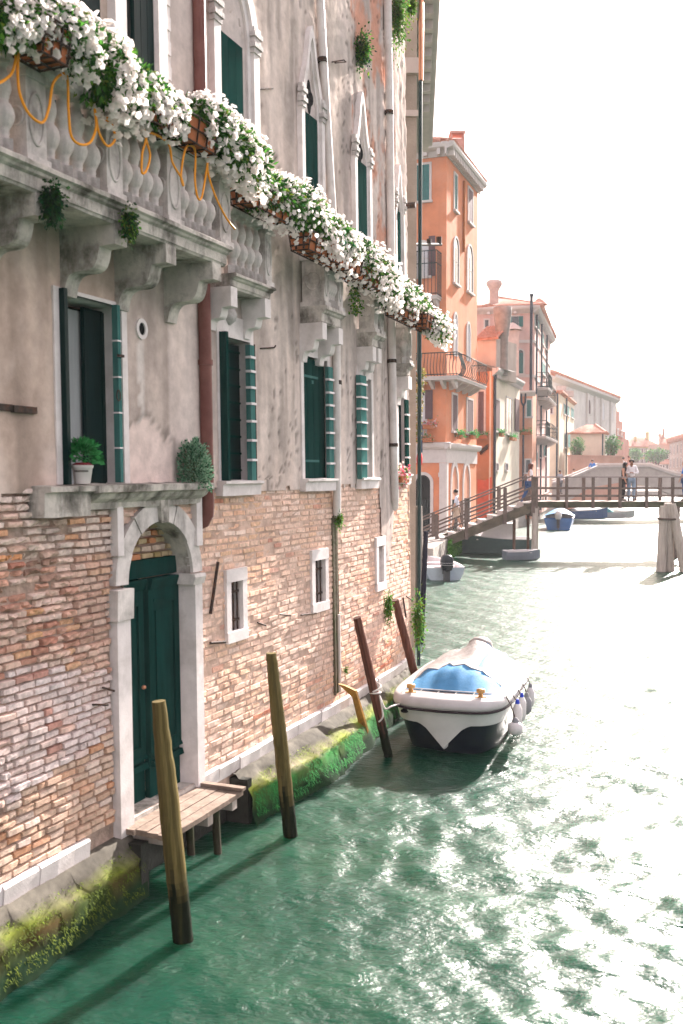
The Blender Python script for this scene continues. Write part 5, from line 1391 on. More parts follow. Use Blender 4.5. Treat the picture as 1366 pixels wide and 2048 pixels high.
def winp(parent, f, x0, y0, x1, y1, **k):                            # by photograph corners on that wall plane
    u0, za = fp(f, x0, y0); u1, zb_ = fp(f, x1, y1); z1_ = fp(f, (x0 + x1) / 2, y0)[1]; z0_ = fp(f, (x0 + x1) / 2, y1)[1]
    return win(parent, f, min(u0, u1), max(u0, u1), z0_, z1_, **k)
def tile_roof(parent, a, b, c, d, rows=14, m_=None, name='roof'):
    """a-b is the eave, d-c the ridge side; ribs of pantiles run up the slope"""
    a, b, c, d = map(Vector, (a, b, c, d)); q = MB(); q.add([a, b, c, d], [(0, 1, 2, 3)])
    nrm = (b - a).cross(d - a).normalized(); nrm = nrm if nrm.z > 0 else -nrm
    for i in range(rows):
        u = (i + .5) / rows; q.tube([a.lerp(b, u) + nrm * .02, d.lerp(c, u) + nrm * .02], (b - a).length / rows * .30, 6)
    q.add([a - nrm * .12, b - nrm * .12, b, a], [(0, 1, 2, 3)])
    return q.build(name, m_ or MF['tile'], parent)
def chimney(parent, x, y, z0, z1, w, m_, hat=None, round_=False):
    q = MB()
    if round_:
        q.lathe([(w, z0), (w, z1 - .5 * w), (w * 1.15, z1 - .2 * w), (w * 1.15, z1)], (x, y, 0), 14)
    else: q.box(XYZ, x - w, x + w, y - w, y + w, z0, z1)
    o = q.build('chimney', m_, parent)
    if hat:
        q = MB(); q.lathe([(w * 1.9, z1 + .06), (w * 1.3, z1 + .3), (w * .3, z1 + .55)] if not round_ else [(w * 1.2, z1), (w * 1.75, z1 + w * .9), (w * 1.75, z1 + w * 1.5), (w * 1.2, z1 + w * 1.9)], (x, y, 0), 8 if not round_ else 12)
        for i in range(6): q.box(XYZ, x + w * math.cos(i) - .05, x + w * math.cos(i) + .05, y + w * math.sin(i) - .05, y + w * math.sin(i) + .05, z1 - .01, z1 + .1) if not round_ else None
        q.build('chimney_hat', hat, o)
    return o
def iron_balcony(parent, f, u0, u1, z0, dep, h, nbars, curved=False, name='balcony'):
    q = MB(); q.box(f, u0, u1, -.02, dep, z0 - .16, z0); q.box(f, u0 - .04, u1 + .04, -.02, dep + .04, z0 - .05, z0 - .001)
    b = q.build(name, MF['trim'], parent); q = MB()
    def bulge(t): return .16 * math.sin(math.pi * t) ** 1 * (1 - t) * 2 if curved else 0
    path = [(u0, 0), (u0, dep), (u1, dep), (u1, 0)]
    L_ = [0, dep, dep + u1 - u0, 2 * dep + u1 - u0]
    def at(s):
        for i in range(3):
            if s <= L_[i + 1] + 1e-6:
                w = (s - L_[i]) / (L_[i + 1] - L_[i]); return path[i][0] + (path[i + 1][0] - path[i][0]) * w, path[i][1] + (path[i + 1][1] - path[i][1]) * w, i
    for i in range(nbars + 1):
        s = L_[3] * i / nbars; u, n_, sd = at(s); ou, on = ((-1, 0), (0, 1), (1, 0))[sd]
        q.tube([f(u + ou * bulge(t_), n_ + on * bulge(t_), z0 + h * t_) for t_ in np.linspace(0, 1, 7 if curved else 2)], .016, 5)
    for zz in (z0 + h, z0 + .08) + ((z0 + h * .72,) if not curved else ()):
        q.tube([f(u, n_, zz) for u, n_ in path], .025, 5)
    q.build('railing', MF['railing'], b)
    for i in range(4):
        q = MB(); u = u0 + (u1 - u0) * (i + .5) / 4; q.sweep(f, [(-.02, z0 - .16), (dep * .85, z0 - .16), (dep * .7, z0 - .3), (.1, z0 - .52), (-.02, z0 - .52)], u - .07, u + .07, step=1); q.build('bracket', MF['trim'], b)
    return b
def window_box(label, f, px, py, w=.9, n=.2, cols=None, name='window_box'):
    u, z = fp(f, px, py); p = f(u, n, z - .1); t = thing(name, label, 'window box', p, 'planted window boxes on the canal houses')
    q = MB(); q.box(f, u - w / 2, u + w / 2, n - .1, n + .1, z - .16, z + .04); q.build('planter', M['terracotta'], t); q = MB()
    for _ in range(170):
        leaf_quad(q, f(u + random.uniform(-.55, .55) * w, n + random.gauss(0, .1), z + .08 + random.gauss(0, .09)), (random.gauss(0, 1), random.gauss(0, 1), random.gauss(.2, .7)), .13, .035, random.choice(cols or [(.05, .22, .06), (.09, .30, .09), (.03, .13, .04)]))
    q.build('foliage', M['leaf'], t); return t
# ------------------------------------------------------------------ orange house
OC = Vector((4.78, 46.0)); OD = Vector((7.0, 52.0)); od = (OD - OC).normalized(); on_ = Vector((-od.y, od.x))
OL = OC + on_ * 7.5
fO1 = frame(OL, OC, 1)                 # wall towards the viewer
fO2 = frame(OC, OD, 1)                 # wall along the canal
GZ = .78; OE = 18.25
oh = thing('orange_house', 'tall orange house with white trimmed windows and two iron balconies', 'house', (OC.x, OC.y, GZ))
q = MB(); OB = OL + (OD - OC); prismf(q, [tuple(OC), tuple(OD), tuple(OB), tuple(OL)], GZ, OE)
morange = mk('orange_plaster', (.56, .205, .105), .88, .16, 1.2, .004, 30, c2=(.58, .28, .18), amt2=.55, streak=((.42, .16, .09), 1.2, (1.6, 1.6, .12), .35))
q.build('wall', morange, oh)
q = MB()
for f_, L_ in ((fO1, fO1.L), (fO2, fO2.L)):
    q.sweep(f_, [(0, OE - .35), (.06, OE - .35), (.10, OE - .1), (.38, OE - .02), (.42, OE + .1), (.42, OE + .2), (0, OE + .2)], -.4 if f_ is fO2 else 0, L_ + .35, step=3)
for f_, L_, k_ in ((fO1, fO1.L, 12), (fO2, fO2.L, 20)):
    for i in range(k_): u = L_ * (i + .5) / k_; q.box(f_, u - .08, u + .08, .07, .33, OE - .32, OE - .03)
q.build('cornice', MF['trim'], oh)
rc = [(OC + (Vector((OC.x, OC.y)) - Vector((OB.x, OB.y))).normalized() * .5), OD + od * .3 - on_ * .35, OB, OL]
rz = OE + .22; rid = (OC + OD + OB + OL) / 4
def v3(p, z): return (p[0], p[1], z)
tile_roof(oh, v3(OL - od * .4, rz), v3(OC - od * .4 - on_ * .4, rz), v3(rid, rz + 1.7), v3(rid + on_ * 3, rz + 1.7), 22)
tile_roof(oh, v3(OC - od * .4 - on_ * .4, rz), v3(OD + od * .4 - on_ * .4, rz), v3(rid + od * 1, rz + 1.7), v3(rid, rz + 1.7), 22)
c_ = P(911, 945, 48.6); q = MB(); q.box(XYZ, c_.x - .33, c_.x + .33, 48.3, 49.0, OE, P(911, 268, 48.6).z - .3)
for sx in (-.33, .25): q.box(XYZ, c_.x + sx, c_.x + sx + .08, 48.3, 49.0, P(911, 268, 48.6).z - .3, P(911, 268, 48.6).z - .05)
q.box(XYZ, c_.x - .36, c_.x + .36, 48.27, 49.03, P(911, 268, 48.6).z - .05, P(911, 268, 48.6).z + .05); q.build('chimney', mk('chimney_pink', (.52, .27, .22), .85, .15), oh)
winp(oh, fO1, 834, 330, 859, 402, shutters=MF['shut_g'], closed=True)
w = winp(oh, fO1, 834, 497, 857, 553, arch=True, pane='curtain', sill=True); q = MB(); u0, z0 = fp(fO1, 858, 553); u1, z1 = fp(fO1, 871, 472); q.box(fO1, u0, u1, .05, .09, z0, z1); q.build('shutter', MF['shut_b'], w)
winp(oh, fO2, 908, 350, 913, 422, pane='shut_g', closed=True); winp(oh, fO2, 936, 380, 944, 447, pane='glass', closed=True, shutters=MF['shut_b'])
winp(oh, fO2, 907, 496, 916, 568, arch=True, pane='glass'); winp(oh, fO2, 934, 515, 944, 585, arch=True)
winp(oh, fO2, 907, 645, 913, 712, arch='pointed', pane='curtain', sill=False); winp(oh, fO2, 933, 665, 939, 722, arch='pointed', pane='curtain', sill=False)
winp(oh, fO2, 904, 790, 913, 862, shutters=MF['shut_b'], closed=True); winp(oh, fO2, 933, 800, 944, 866, shutters=MF['shut_b'], closed=True)
u0, z0 = fp(fO1, 851, 838); u1, z1 = fp(fO1, 866, 780); w = winp(oh, fO1, 834, 790, 850, 868, pane='curtain'); q = MB(); q.box(fO1, u0, u1, .05, .09, z0, z1); q.build('shutter', MF['shut_b'], w)
u0, z0 = fp(fO1, 838, 598); iron_balcony(oh, fO1, u0 - .1, fp(fO1, 882, 598)[0], z0, .8, 2.0, 16)
u0, z0 = fp(fO1, 842, 757); iron_balcony(oh, fO1, u0 - .2, fO1.L + .75, z0, .85, 1.05, 26, curved=True)
iron_balcony(oh, fO2, -.02, fp(fO2, 943, 757)[0], z0, .75, 1.05, 18, curved=True)
# stone string course, pillar and arches of the ground floor
zs = fp(fO2, 893, 893)[1]; q = MB()
for f_, a_, b_ in ((fO1, 0, fO1.L + .25), (fO2, -.25, fO2.L + .2)): q.sweep(f_, [(0, zs - .12), (.12, zs - .12), (.22, zs - .02), (.25, zs + .1), (.25, zs + .16), (0, zs + .2)], a_, b_, step=4); q.box(f_, a_ if f_ is fO1 else 0, b_ - .2, -.02, .05, zs - .75, zs - .121)
q.build('string_course', MF['trim'], oh)
q = MB(); q.box(fO1, fO1.L - .28, fO1.L + .04, -.02, .06, GZ, zs - .76); q.box(fO2, 0, .34, -.02, .06, GZ, zs - .76); q.box(fO1, fO1.L - .32, fO1.L + .08, -.02, .09, zs - 1.4, zs - 1.2); q.build('corner_pillar', MF['trim'], oh)
def archway(parent, f, x0, x1, ysp, pane, tw=.14, pointed=1.0, name='archway'):
    u0, zsp = fp(f, x0, ysp); u1 = fp(f, x1, ysp)[0]; c_ = (u0 + u1) / 2; r_ = (u1 - u0) / 2
    def pr(e): return [(u0 - e, GZ), (u0 - e, zsp)] + [(c_ - (r_ + e) * math.cos(t), zsp + (r_ + e) * math.sin(t) * pointed) for t in np.linspace(0, math.pi, 15)[1:-1]] + [(u1 + e, zsp), (u1 + e, GZ)]
    q = MB(); q.band(f, pr(0), pr(tw), -.02, .06); w = q.build(name, MF['trim'], parent)
    q = MB(); q.plate(f, pr(0), -.01, .01); q.build('pane', pane, w)
    q = MB()
    for i in range(7): u = u0 + (u1 - u0) * (i + .5) / 7; q.tube([f(u, .03, GZ), f(u, .03, GZ + 1.5)], .02, 5)
    q.build('gate', MF['railing'], w)
    return w
archway(oh, fO1, 832, 861, 965, M['dark'])
for (x0, x1) in ((902, 914), (926, 938)):
    archway(oh, fO2, x0, x1, 975, mk('orange_shade', (.52, .24, .16), .9, .1) if x0 == 902 else bpy.data.materials['orange_shade'], .18, 1.7, 'blind_arch')
window_box('pink and white flowers below the mauve shutter of the orange house', fO1, 853, 852, 1.1, .35, [(.05, .16, .06), (.6, .3, .35), (.6, .5, .5), (.55, .1, .12)])
window_box('orange flowers on the low ledge of the orange house', fO1, 851, 878, .8, .3, [(.6, .25, .12), (.55, .4, .3), (.08, .2, .05)])
for lab, px, py in (('small green box under the middle canal window of the orange house', 912, 872), ('green box under the far mauve shutters of the orange house', 937, 872)): window_box(lab, fO2, px, py, .9, .25)
q = MB(); u, z = fp(fO2, 926, 362); q.tube([fO2(u, .06, z), fO2(u, .06, fp(fO2, 926, 505)[1])], .07, 6); q.build('downpipe', mk('brown_streak', (.32, .11, .03), .7, .2), oh)  # brown tube drawn for a brown streak on the wall, not a pipe
# ivy on an iron bracket at the palazzo corner
t = thing('hanging_vine', 'dry yellow green vine hanging from an iron bracket past the palazzo corner', 'vine', P(840, 830, 19.5))
q = MB(); q.tube([P(826, 742, 19), P(842, 742, 20)], .02, 5); q.tube([P(826, 745, 19), P(848, 790, 20)], .015, 5); q.build('bracket', M['iron'], t); q = MB()
for _ in range(650):
    u = random.random(); x = 841 + random.gauss(0, 4) * (1.3 - u) - 4 * u; y = 735 + 150 * u ** 1.1
    leaf_quad(q, P(x, y, 19.7 + random.uniform(-.1, .1)), (random.gauss(0, 1), random.gauss(0, 1), -.5 + random.gauss(0, .6)), .06, .02, random.choice([(.20, .16, .04), (.28, .24, .06), (.10, .16, .04), (.30, .18, .10)]))
q.build('foliage', M['leaf'], t)

# ------------------------------------------------------------------ grey neighbour just past the palazzo
gp = WF(AEND, .0, 0); g0 = Vector((1.262, 17.0)); g1 = Vector((.0742 * 26, 26.0))
fG0 = frame((g0.x - 6, 17.0), (g0.x, 17.0), 1); fG1 = frame(g0, g1, 1)
gh = thing('grey_house', 'narrow grey plastered house squeezed behind the palazzo corner', 'house', (g0.x, g0.y, 0))
ze = 11.9; q = MB(); prismf(q, [tuple(g0), tuple(g1), (g1.x - 6, g1.y), (g0.x - 6, g0.y)], -.8, ze); q.build('wall', mk('grey_plaster', (.34, .30, .26), .9, .2, 2, .006, 30, c2=(.22, .20, .17), amt2=.6), gh)
q = MB(); q.box(fG1, -.06, fG1.L, -.3, .40, ze, ze + .14); q.box(fG1, 0, fG1.L, .0, .3, ze - .14, ze)
for i in range(10): q.box(fG1, .3 + i * .6, .45 + i * .6, .02, .28, ze - .3, ze - .12)
q.build('eave', MF['trim'], gh)
q = MB(); q.tube([fG1(.25, .07, ze - .1), fG1(.25, .07, 10.2)], .042, 8); q.build('copper_downpipe', M['copper'], gh)
q = MB(); q.tube([fG1(.25, .06, 10.19), fG1(.25, .06, .2)], .033, 8); q.build('downpipe', mk('green_black_pipe', (.03, .05, .05), .5, .2), gh)
q = MB(); q.box(fG0, fG0.L - 1.2, fG0.L + .02, -.02, .08, 10.2, 10.45); q.box(fG0, fG0.L - 1.2, fG0.L + .02, -.02, .05, 9.5, 9.6); q.build('string_course', MF['trim'], gh)
q = MB(); a_ = P(820, 489, 17.1); b_ = P(882, 489, 19.0); q.tube([a_, b_], .03, 6); q.tube([P(858, 489, 18.2), P(858, 478, 18.2)], .04, 6); q.tube([P(878, 489, 18.9), P(878, 474, 18.9)], .05, 6); q.build('iron_arm', M['iron'], gh)
q = MB(); q.box(fG1, .55, 1.5, .01, .05, zb(742, 18), zb(600, 18)); q.build('shutter', mk('grey_shutter', (.22, .23, .21), .7, .2), gh)
q = MB(); p = P(837, 895, 22); q.box(XYZ, p.x - .02, p.x + .08, 21.9, 22.1, P(837, 905, 22).z, P(837, 850, 22).z); tag(q.build('blue_cloth', mk('navy_cloth', (.03, .06, .13), .8, .1)), 'strip of dark blue cloth hanging at the palazzo corner', 'cloth')
q = MB(); p = P(839, 918, 22.0); q.lathe([(.01, -.16), (.06, -.12), (.07, 0), (.05, .12), (.01, .16)], p, 8); tag(q.build('red_bundle', mk('red_cloth', (.65, .02, .02), .6, .1)), 'small bright red bundle hanging below the dark blue cloth', 'bundle')  # red cloth bundle, gives no light
# ------------------------------------------------------------------ the row of houses beyond
def plaster(name, c, c2): return mk(name, c, .9, .14, 1.0, .004, 25, c2=c2, amt2=.5, streak=((c[0] * .6, c[1] * .55, c[2] * .5), 1.0, (1.5, 1.5, .12), .35))
def Vp(px, Y): p = P(px, 945, Y); return Vector((p.x, Y))
# ochre end wall with cream canal front
e0, e1, e2 = Vp(946, 56.6), Vp(985, 56.0), Vp(1038, 64.6)
fE0 = frame(e0, e1, 1); fE1 = frame(e1, e2, 1); ze = fp(fE1, 986, 742)[1]
ch = thing('ochre_house', 'low house with an ochre end wall, cream canal front and a big round stone chimney', 'house', (e1.x, e1.y, GZ))
mo = plaster('ochre_plaster', (.40, .17, .08), (.48, .27, .19)); mc = plaster('cream_plaster', (.60, .52, .42), (.48, .40, .33))
q = MB(); q.box(fE0, -3, fE0.L, -.3, 0, GZ - .3, ze); q.build('end_wall', mo, ch)
q = MB(); prismf(q, [(e0.x, e0.y + .31), (e1.x - .03, e1.y + .31), tuple(e2), (e2.x - 3, e2.y)], GZ - .3, ze); q.box(fE1, .02, fE1.L, -.2, 0.004, GZ - .3, ze); q.build('canal_wall', mc, ch)
q = MB(); q.sweep(fE1, [(0, ze - .3), (.3, ze - .05), (.36, ze + .05), (.36, ze + .16), (0, ze + .16)], -.3, fE1.L, step=4)
for i in range(16): u = fE1.L * (i + .5) / 16; q.box(fE1, u - .07, u + .07, .01, .25, ze - .34, ze - .18)
q.build('eave', MF['trim'], ch)
q = MB(); q.add([fE0(-.4, .25, ze + .75), fE0(fE0.L + .3, .25, ze + .16), fE0(fE0.L + .3, -3, ze + .16), fE0(-.4, -3, ze + .75), fE0(-.4, .25, ze + .6), fE0(fE0.L + .3, .25, ze + .02)], [(0, 1, 2, 3), (0, 4, 5, 1)]); q.build('roof_slab', mk('slate_edge', (.12, .12, .11), .7, .2), ch)
u0, z0 = fp(fE0, 940, 735); u1, z1 = fp(fE0, 985, 672); q = MB(); q.box(fE0, u0, u1 - .1, -4, -.8, z0 - .6, z1); q.build('penthouse', plaster('penthouse_plaster', (.46, .37, .32), (.40, .32, .28)), ch)
tile_roof(ch, fE0(u0, -.6, z1), fE0(u1 + .1, -.6, z1), fE0(u1 + .1, -2.4, z1 + .9), fE0(u0, -2.4, z1 + .9), 9)
c_ = P(1003, 945, 57.6); chimney(ch, c_.x, 57.6, ze - .1, P(1003, 668, 57.6).z, .33, mk('chimney_stone', (.25, .215, .195), .9, .25, 3, .01, 15), None, True)
q = MB(); zt_ = P(1003, 668, 57.6).z; q.lathe([(.36, zt_), (.40, zt_ + .2), (.52, zt_ + 1.1), (.54, zt_ + 1.5), (.40, zt_ + 1.55)], (c_.x, 57.6, 0), 14); q.build('chimney_top', bpy.data.materials['chimney_stone'], ch)
winp(ch, fE0, 957, 783, 968, 866, shutters=MF['shut_b'], closed=True); winp(ch, fE1, 989, 800, 998, 862, shutters=MF['shut_b'], closed=True)
w = winp(ch, fE1, 1012, 797, 1023, 868, pane='glass'); u0, z0 = fp(fE1, 1028, 862); u1, z1 = fp(fE1, 1036, 800); q = MB(); q.box(fE1, u0, u1, .05, .1, z0, z1); q.build('shutter', MF['shut_b'], w)
for x in (993, 1012): winp(ch, fE1, x - 2, 927, x + 3, 940, pane='glass', closed=True, tw=.07)
q = MB(); u, z = fp(fE1, 988, 760); q.tube([fE1(.25, .1, ze - .1), fE1(.1, .1, ze - .6), fE1(.1, .1, GZ)], .07, 8); q.build('downpipe', mk('dark_pipe', (.03, .04, .055), .5, .2), ch)
u0, z0 = fp(fE0, 955, 978); u1, z1 = fp(fE0, 984, 958); q = MB(); q.plate(fE0, [(u0, GZ), (u1, GZ), (u1, z1 + .15), ((u0 + u1) / 2, z1 - .1), (u0, z1)], 0, .012); q.build('red_render', mk('red_render', (.50, .10, .05), .9, .2, 3), ch)
q = MB(); a_, za = fp(fE0, 960, 905); b_, zb_ = fp(fE0, 977, 893)      # scrawled spray paint writing
pts = []
for i in range(60):
    w = i / 59; pts.append(fE0(a_ + (b_ - a_) * w + .07 * math.sin(i * 1.9), .012, za + (zb_ - za) * w + .13 * math.sin(i * 1.25) + .05 * math.sin(i * 2.6)))
q.tube(cr(pts, 3), .012, 4); q.build('scrawl', mk('spray_paint', (.04, .035, .03), .8, .1), ch)
for lab, f_, x, y, w in (('green window box under the mauve window of the ochre wall', fE0, 962, 872, 1.0), ('small window box by the dark downpipe on the cream front', fE1, 995, 868, .8), ('bushy green box under the tall window of the cream front', fE1, 1018, 876, 1.5)): window_box(lab, f_, x, y, w, .25)

# salmon house with green shutters
s0, s1, s2 = Vp(1030, 66.2), Vp(1064, 66.0), Vp(1072, 68.0)
fS0 = frame(s0, s1, 1); fS1 = frame(s1, s2, 1); zs = fp(fS0, 1050, 785)[1]
sh = thing('salmon_house', 'narrow salmon pink house with dark green shutters and a forked drainpipe', 'house', (s1.x, s1.y, GZ))
q = MB(); prismf(q, [tuple(s0), tuple(s1), tuple(s2), (s0.x, s2.y)], GZ - .3, zs); q.build('wall', plaster('salmon_plaster', (.50, .24, .16), (.60, .42, .34)), sh)
q = MB(); q.sweep(fS0, [(0, zs - .25), (.2, zs), (.2, zs + .12), (0, zs + .12)], -.2, fS0.L + .2, step=2); q.build('eave', MF['trim'], sh)
winp(sh, fS0, 1054, 800, 1062, 833, shutters=MF['shut_g'], closed=True); winp(sh, fS0, 1052, 920, 1060, 945, closed=True)
q = MB()
for x in (1043, 1051): u, z = fp(fS0, x, 787); uc, zc2 = fp(fS0, 1047, 812); q.tube([fS0(u, .1, z), fS0(u, .1, zc2 + .25), fS0(uc, .1, zc2), fS0(uc, .1, zc2 - .3)], .06, 6)
q.tube([fS0(uc, .1, zc2), fS0(uc, .1, fp(fS0, 1047, 975)[1])], .06, 6); q.build('forked_downpipe', bpy.data.materials['dark_pipe'], sh)
window_box('leafy green box hanging on the salmon house beside the forked pipe', fS0, 1044, 865, 1.2, .3)

# tall pink palazzo
k0, k1, k2 = Vp(940, 69.2), Vp(1066, 68.6), Vp(1099, 85)
fK0 = frame(k0, k1, 1); fK1 = frame(k1, k2, 1); zk = fp(fK0, 1040, 618)[1]
pk = thing('pink_palazzo', 'tall pale pink palazzo with teal shutters, tiled roof and fancy chimneys', 'house', (k1.x, k1.y, GZ))
mpk = plaster('pink_plaster', (.52, .34, .30), (.55, .42, .38))
q = MB(); prismf(q, [tuple(k0), tuple(k1), tuple(k2), (k0.x + 2, k2.y)], GZ - .3, zk); q.build('wall', mpk, pk)
q = MB()
for f_, L_ in ((fK0, fK0.L), (fK1, fK1.L)):
    q.sweep(f_, [(0, zk - .3), (.35, zk - .05), (.40, zk + .05), (.40, zk + .18), (0, zk + .18)], -.3, L_ + .3, step=4)
    for i in range(int(L_ / .9)): q.box(f_, i * .9 + .2, i * .9 + .4, .01, .3, zk - .34, zk - .16)
for z_ in (fp(fK0, 1040, 683)[1], fp(fK0, 1040, 752)[1]): q.box(fK0, 0, fK0.L, -.01, .06, z_ - .1, z_ + .1); q.box(fK1, 0, fK1.L, -.01, .06, z_ - .1, z_ + .1)
q.build('cornice', MF['trim'], pk)
kr = Vector((k0.x + 3.2, 76)); tile_roof(pk, v3(k0 - Vector((.4, .4)), zk + .2), v3((k1.x + .4, k1.y - .4), zk + .2), v3((k1.x - 2.0, 75), zk + 1.9), v3(kr, zk + 2.1), 34)
tile_roof(pk, v3((k1.x + .4, k1.y - .4), zk + .2), v3((k2.x + .4, k2.y), zk + .2), v3((k2.x - 2.6, 82), zk + 1.9), v3((k1.x - 2.0, 75), zk + 1.9), 30)
cs_ = mk('chimney_pale', (.50, .38, .34), .9, .15); c_ = P(986, 945, 70); chimney(pk, c_.x, 70, zk, P(986, 578, 70).z, .32, cs_, cs_, True)
c_ = P(1076, 945, 72); chimney(pk, c_.x, 72, zk, P(1076, 612, 72).z, .34, cs_, MF['tile'])
c_ = P(1023, 945, 67.5); chimney(ch, c_.x, 67.5, 10, P(1023, 662, 67.5).z, .38, cs_, cs_)
winp(pk, fK0, 1024, 633, 1037, 654, shutters=MF['shut_g'], sw=1.0 * .3); winp(pk, fK0, 1034, 706, 1046, 747, shutters=MF['shut_g'], closed=True, arch=True)
winp(pk, fK0, 970, 640, 977, 655, closed=True)
for (x0, y0, x1, y1) in ((1069, 632, 1072, 655), (1074, 640, 1078, 662), (1083, 668, 1087, 690), (1090, 680, 1094, 700), (1083, 727, 1090, 750), (1070, 905, 1074, 935), (1078, 885, 1083, 915), (1086, 885, 1092, 912)): winp(pk, fK1, x0, y0, x1, y1, shutters=MF['shut_g'], closed=True, tw=.12)
for (xa, xb, y_) in ((1073, 1082, 775), (1076, 1092, 795), (1068, 1078, 872), (1080, 1096, 876)): u0, z0 = fp(fK1, xa, y_); iron_balcony(pk, fK1, u0, fp(fK1, xb, y_)[0], z0, .8, 1.05, 14)
q = MB(); p = P(1063, 592, 67.9); q.tube([(p.x, 67.9, p.z), (p.x, 67.9, P(1063, 782, 67.9).z)], .10, 8); q.lathe([(.14, p.z), (.17, p.z + .08), (.1, p.z + .15)], (p.x, 67.9, 0), 8); q.build('flue', bpy.data.materials['dark_pipe'], pk)
q = MB()
for x in (1070, 1080, 1091): u, z = fp(fK1, x, 700); q.tube([fK1(u, .12, zk - .1), fK1(u, .12, GZ)], .07, 6)
q.build('downpipe', bpy.data.materials['dark_pipe'], pk)
# cream house
y0_, y1_, y2_ = Vp(1094, 92.4), Vp(1118, 92), Vp(1147, 108)
fY0 = frame(y0_, y1_, 1); fY1 = frame(y1_, y2_, 1); zy = fp(fY0, 1118, 784)[1]
yh = thing('cream_house', 'plain cream house with dark green shutters in front of the white church', 'house', (y1_.x, y1_.y, GZ))
q = MB(); prismf(q, [tuple(y0_), tuple(y1_), tuple(y2_), (y0_.x, y2_.y)], GZ - .3, zy); q.build('wall', plaster('cream_wash', (.60, .52, .40), (.64, .57, .47)), yh)
q = MB(); q.sweep(fY0, [(0, zy - .2), (.3, zy), (.3, zy + .15), (0, zy + .15)], -.2, fY0.L + .3, step=4); q.sweep(fY1, [(0, zy - .2), (.3, zy), (.3, zy + .15), (0, zy + .15)], -.3, fY1.L, step=4); q.build('eave', MF['tile'], yh)
for (x0, y0, x1, y1) in ((1127, 809, 1131, 829), (1134, 813, 1138, 832), (1141, 817, 1147, 836), (1128, 868, 1132, 895), (1135, 868, 1144, 895)): winp(yh, fY1, x0, y0, x1, y1, shutters=MF['shut_g'], closed=True, tw=.1)
winp(yh, fY0, 1101, 806, 1105, 827, closed=True, pane='shut_b', tw=.1)
q = MB()
for x in (1115, 1131): f_ = fY0 if x == 1115 else fY1; u, z = fp(f_, x, 800); q.tube([f_(u, .12, zy - .1), f_(u, .12, GZ)], .08, 6)
q.build('downpipe', bpy.data.materials['dark_pipe'], yh)
for x in (1121, 1136): p = P(x, 945, 98); chimney(yh, p.x, 98, zy, P(x, 772 if x == 1121 else 782, 98).z, .4, cs_)
# white church
w0, w1, w2 = Vp(1085, 100), Vp(1100, 100), Vp(1231, 133)
fW1 = frame(w1, w2, 1); zw0, zw1 = P(1100, 752, 100).z, P(1231, 800, 133).z; zw = (zw0 + zw1) / 2
wc = thing('white_church', 'long white church with tall pointed windows and a low tiled roof', 'church', (w1.x, w1.y, GZ))
q = MB(); prismf(q, [tuple(w0), tuple(w1), tuple(w2), (w2.x - 12, w2.y + 6)], GZ - .3, zw); q.build('wall', plaster('church_white', (.54, .49, .465), (.58, .54, .51)), wc)
q = MB(); q.sweep(fW1, [(0, zw - .5), (.5, zw - .1), (.5, zw + .2), (0, zw + .2)], 0, fW1.L + .4, step=5); q.build('cornice', MF['trim'], wc)
tile_roof(wc, fW1(-.5, .5, zw + .2), fW1(fW1.L + .5, .5, zw + .2), fW1(fW1.L - 3, -6, zw + 2.6), fW1(1, -6, zw + 2.6), 40)
for x, y0, y1 in ((1178, 815, 828), (1206, 822, 840), (1223, 828, 840)): winp(wc, fW1, x - 2.5, y0, x + 2.5, y1, arch='pointed', pane='shut_b' if x == 1178 else 'curtain', tw=.2, closed=True)
for x in (1172, 1188, 1200, 1219): u, z = fp(fW1, x, 850); q = MB(); q.box(fW1, u - .25, u + .25, -.02, .25, GZ, zw - .5); q.build('pilaster', MF['trim'], wc)
p = P(1205, 842, 118); 
# low garden house with tiled roof, garden wall
fL = frame(Vp(1140, 97), Vp(1206, 96), 1); zl_ = fp(fL, 1175, 866)[1]
lh = thing('garden_house', 'low blank walled house with a red tiled hip roof before the church', 'house', (fL(2, 0, GZ)))
q = MB(); q.box(fL, 0, fL.L, -4, 0, GZ, zl_); q.build('wall', plaster('shed_wash', (.60, .50, .42), (.62, .54, .47)), lh)
tile_roof(lh, fL(-.2, .3, zl_), fL(fL.L + .2, .3, zl_), fL(fL.L * .68, -2.5, zl_ + .85), fL(fL.L * .4, -2.5, zl_ + .85), 22); tile_roof(lh, fL(fL.L + .2, .3, zl_), fL(fL.L + .2, -4, zl_), fL(fL.L * .68, -2.5, zl_ + .85), fL(fL.L * .68, -2.5, zl_ + .85), 8)
q = MB(); q.box(fL, fL.L - .12, fL.L + .02, .01, .1, GZ, zl_ - .05); q.build('downpipe', bpy.data.materials['dark_pipe'], lh)
fGw = frame(Vp(1140, 91), Vp(1248, 95), 1); zg = fp(fGw, 1190, 913)[1]
q = MB(); q.box(fGw, 0, fGw.L, -.3, 0, .2, zg); q.box(fGw, -.05, fGw.L + .05, -.36, .06, zg, zg + .12); tag(q.build('garden_wall', plaster('wall_brick', (.45, .24, .18), (.5, .32, .26))), 'long low red brick garden wall below the church', 'wall')
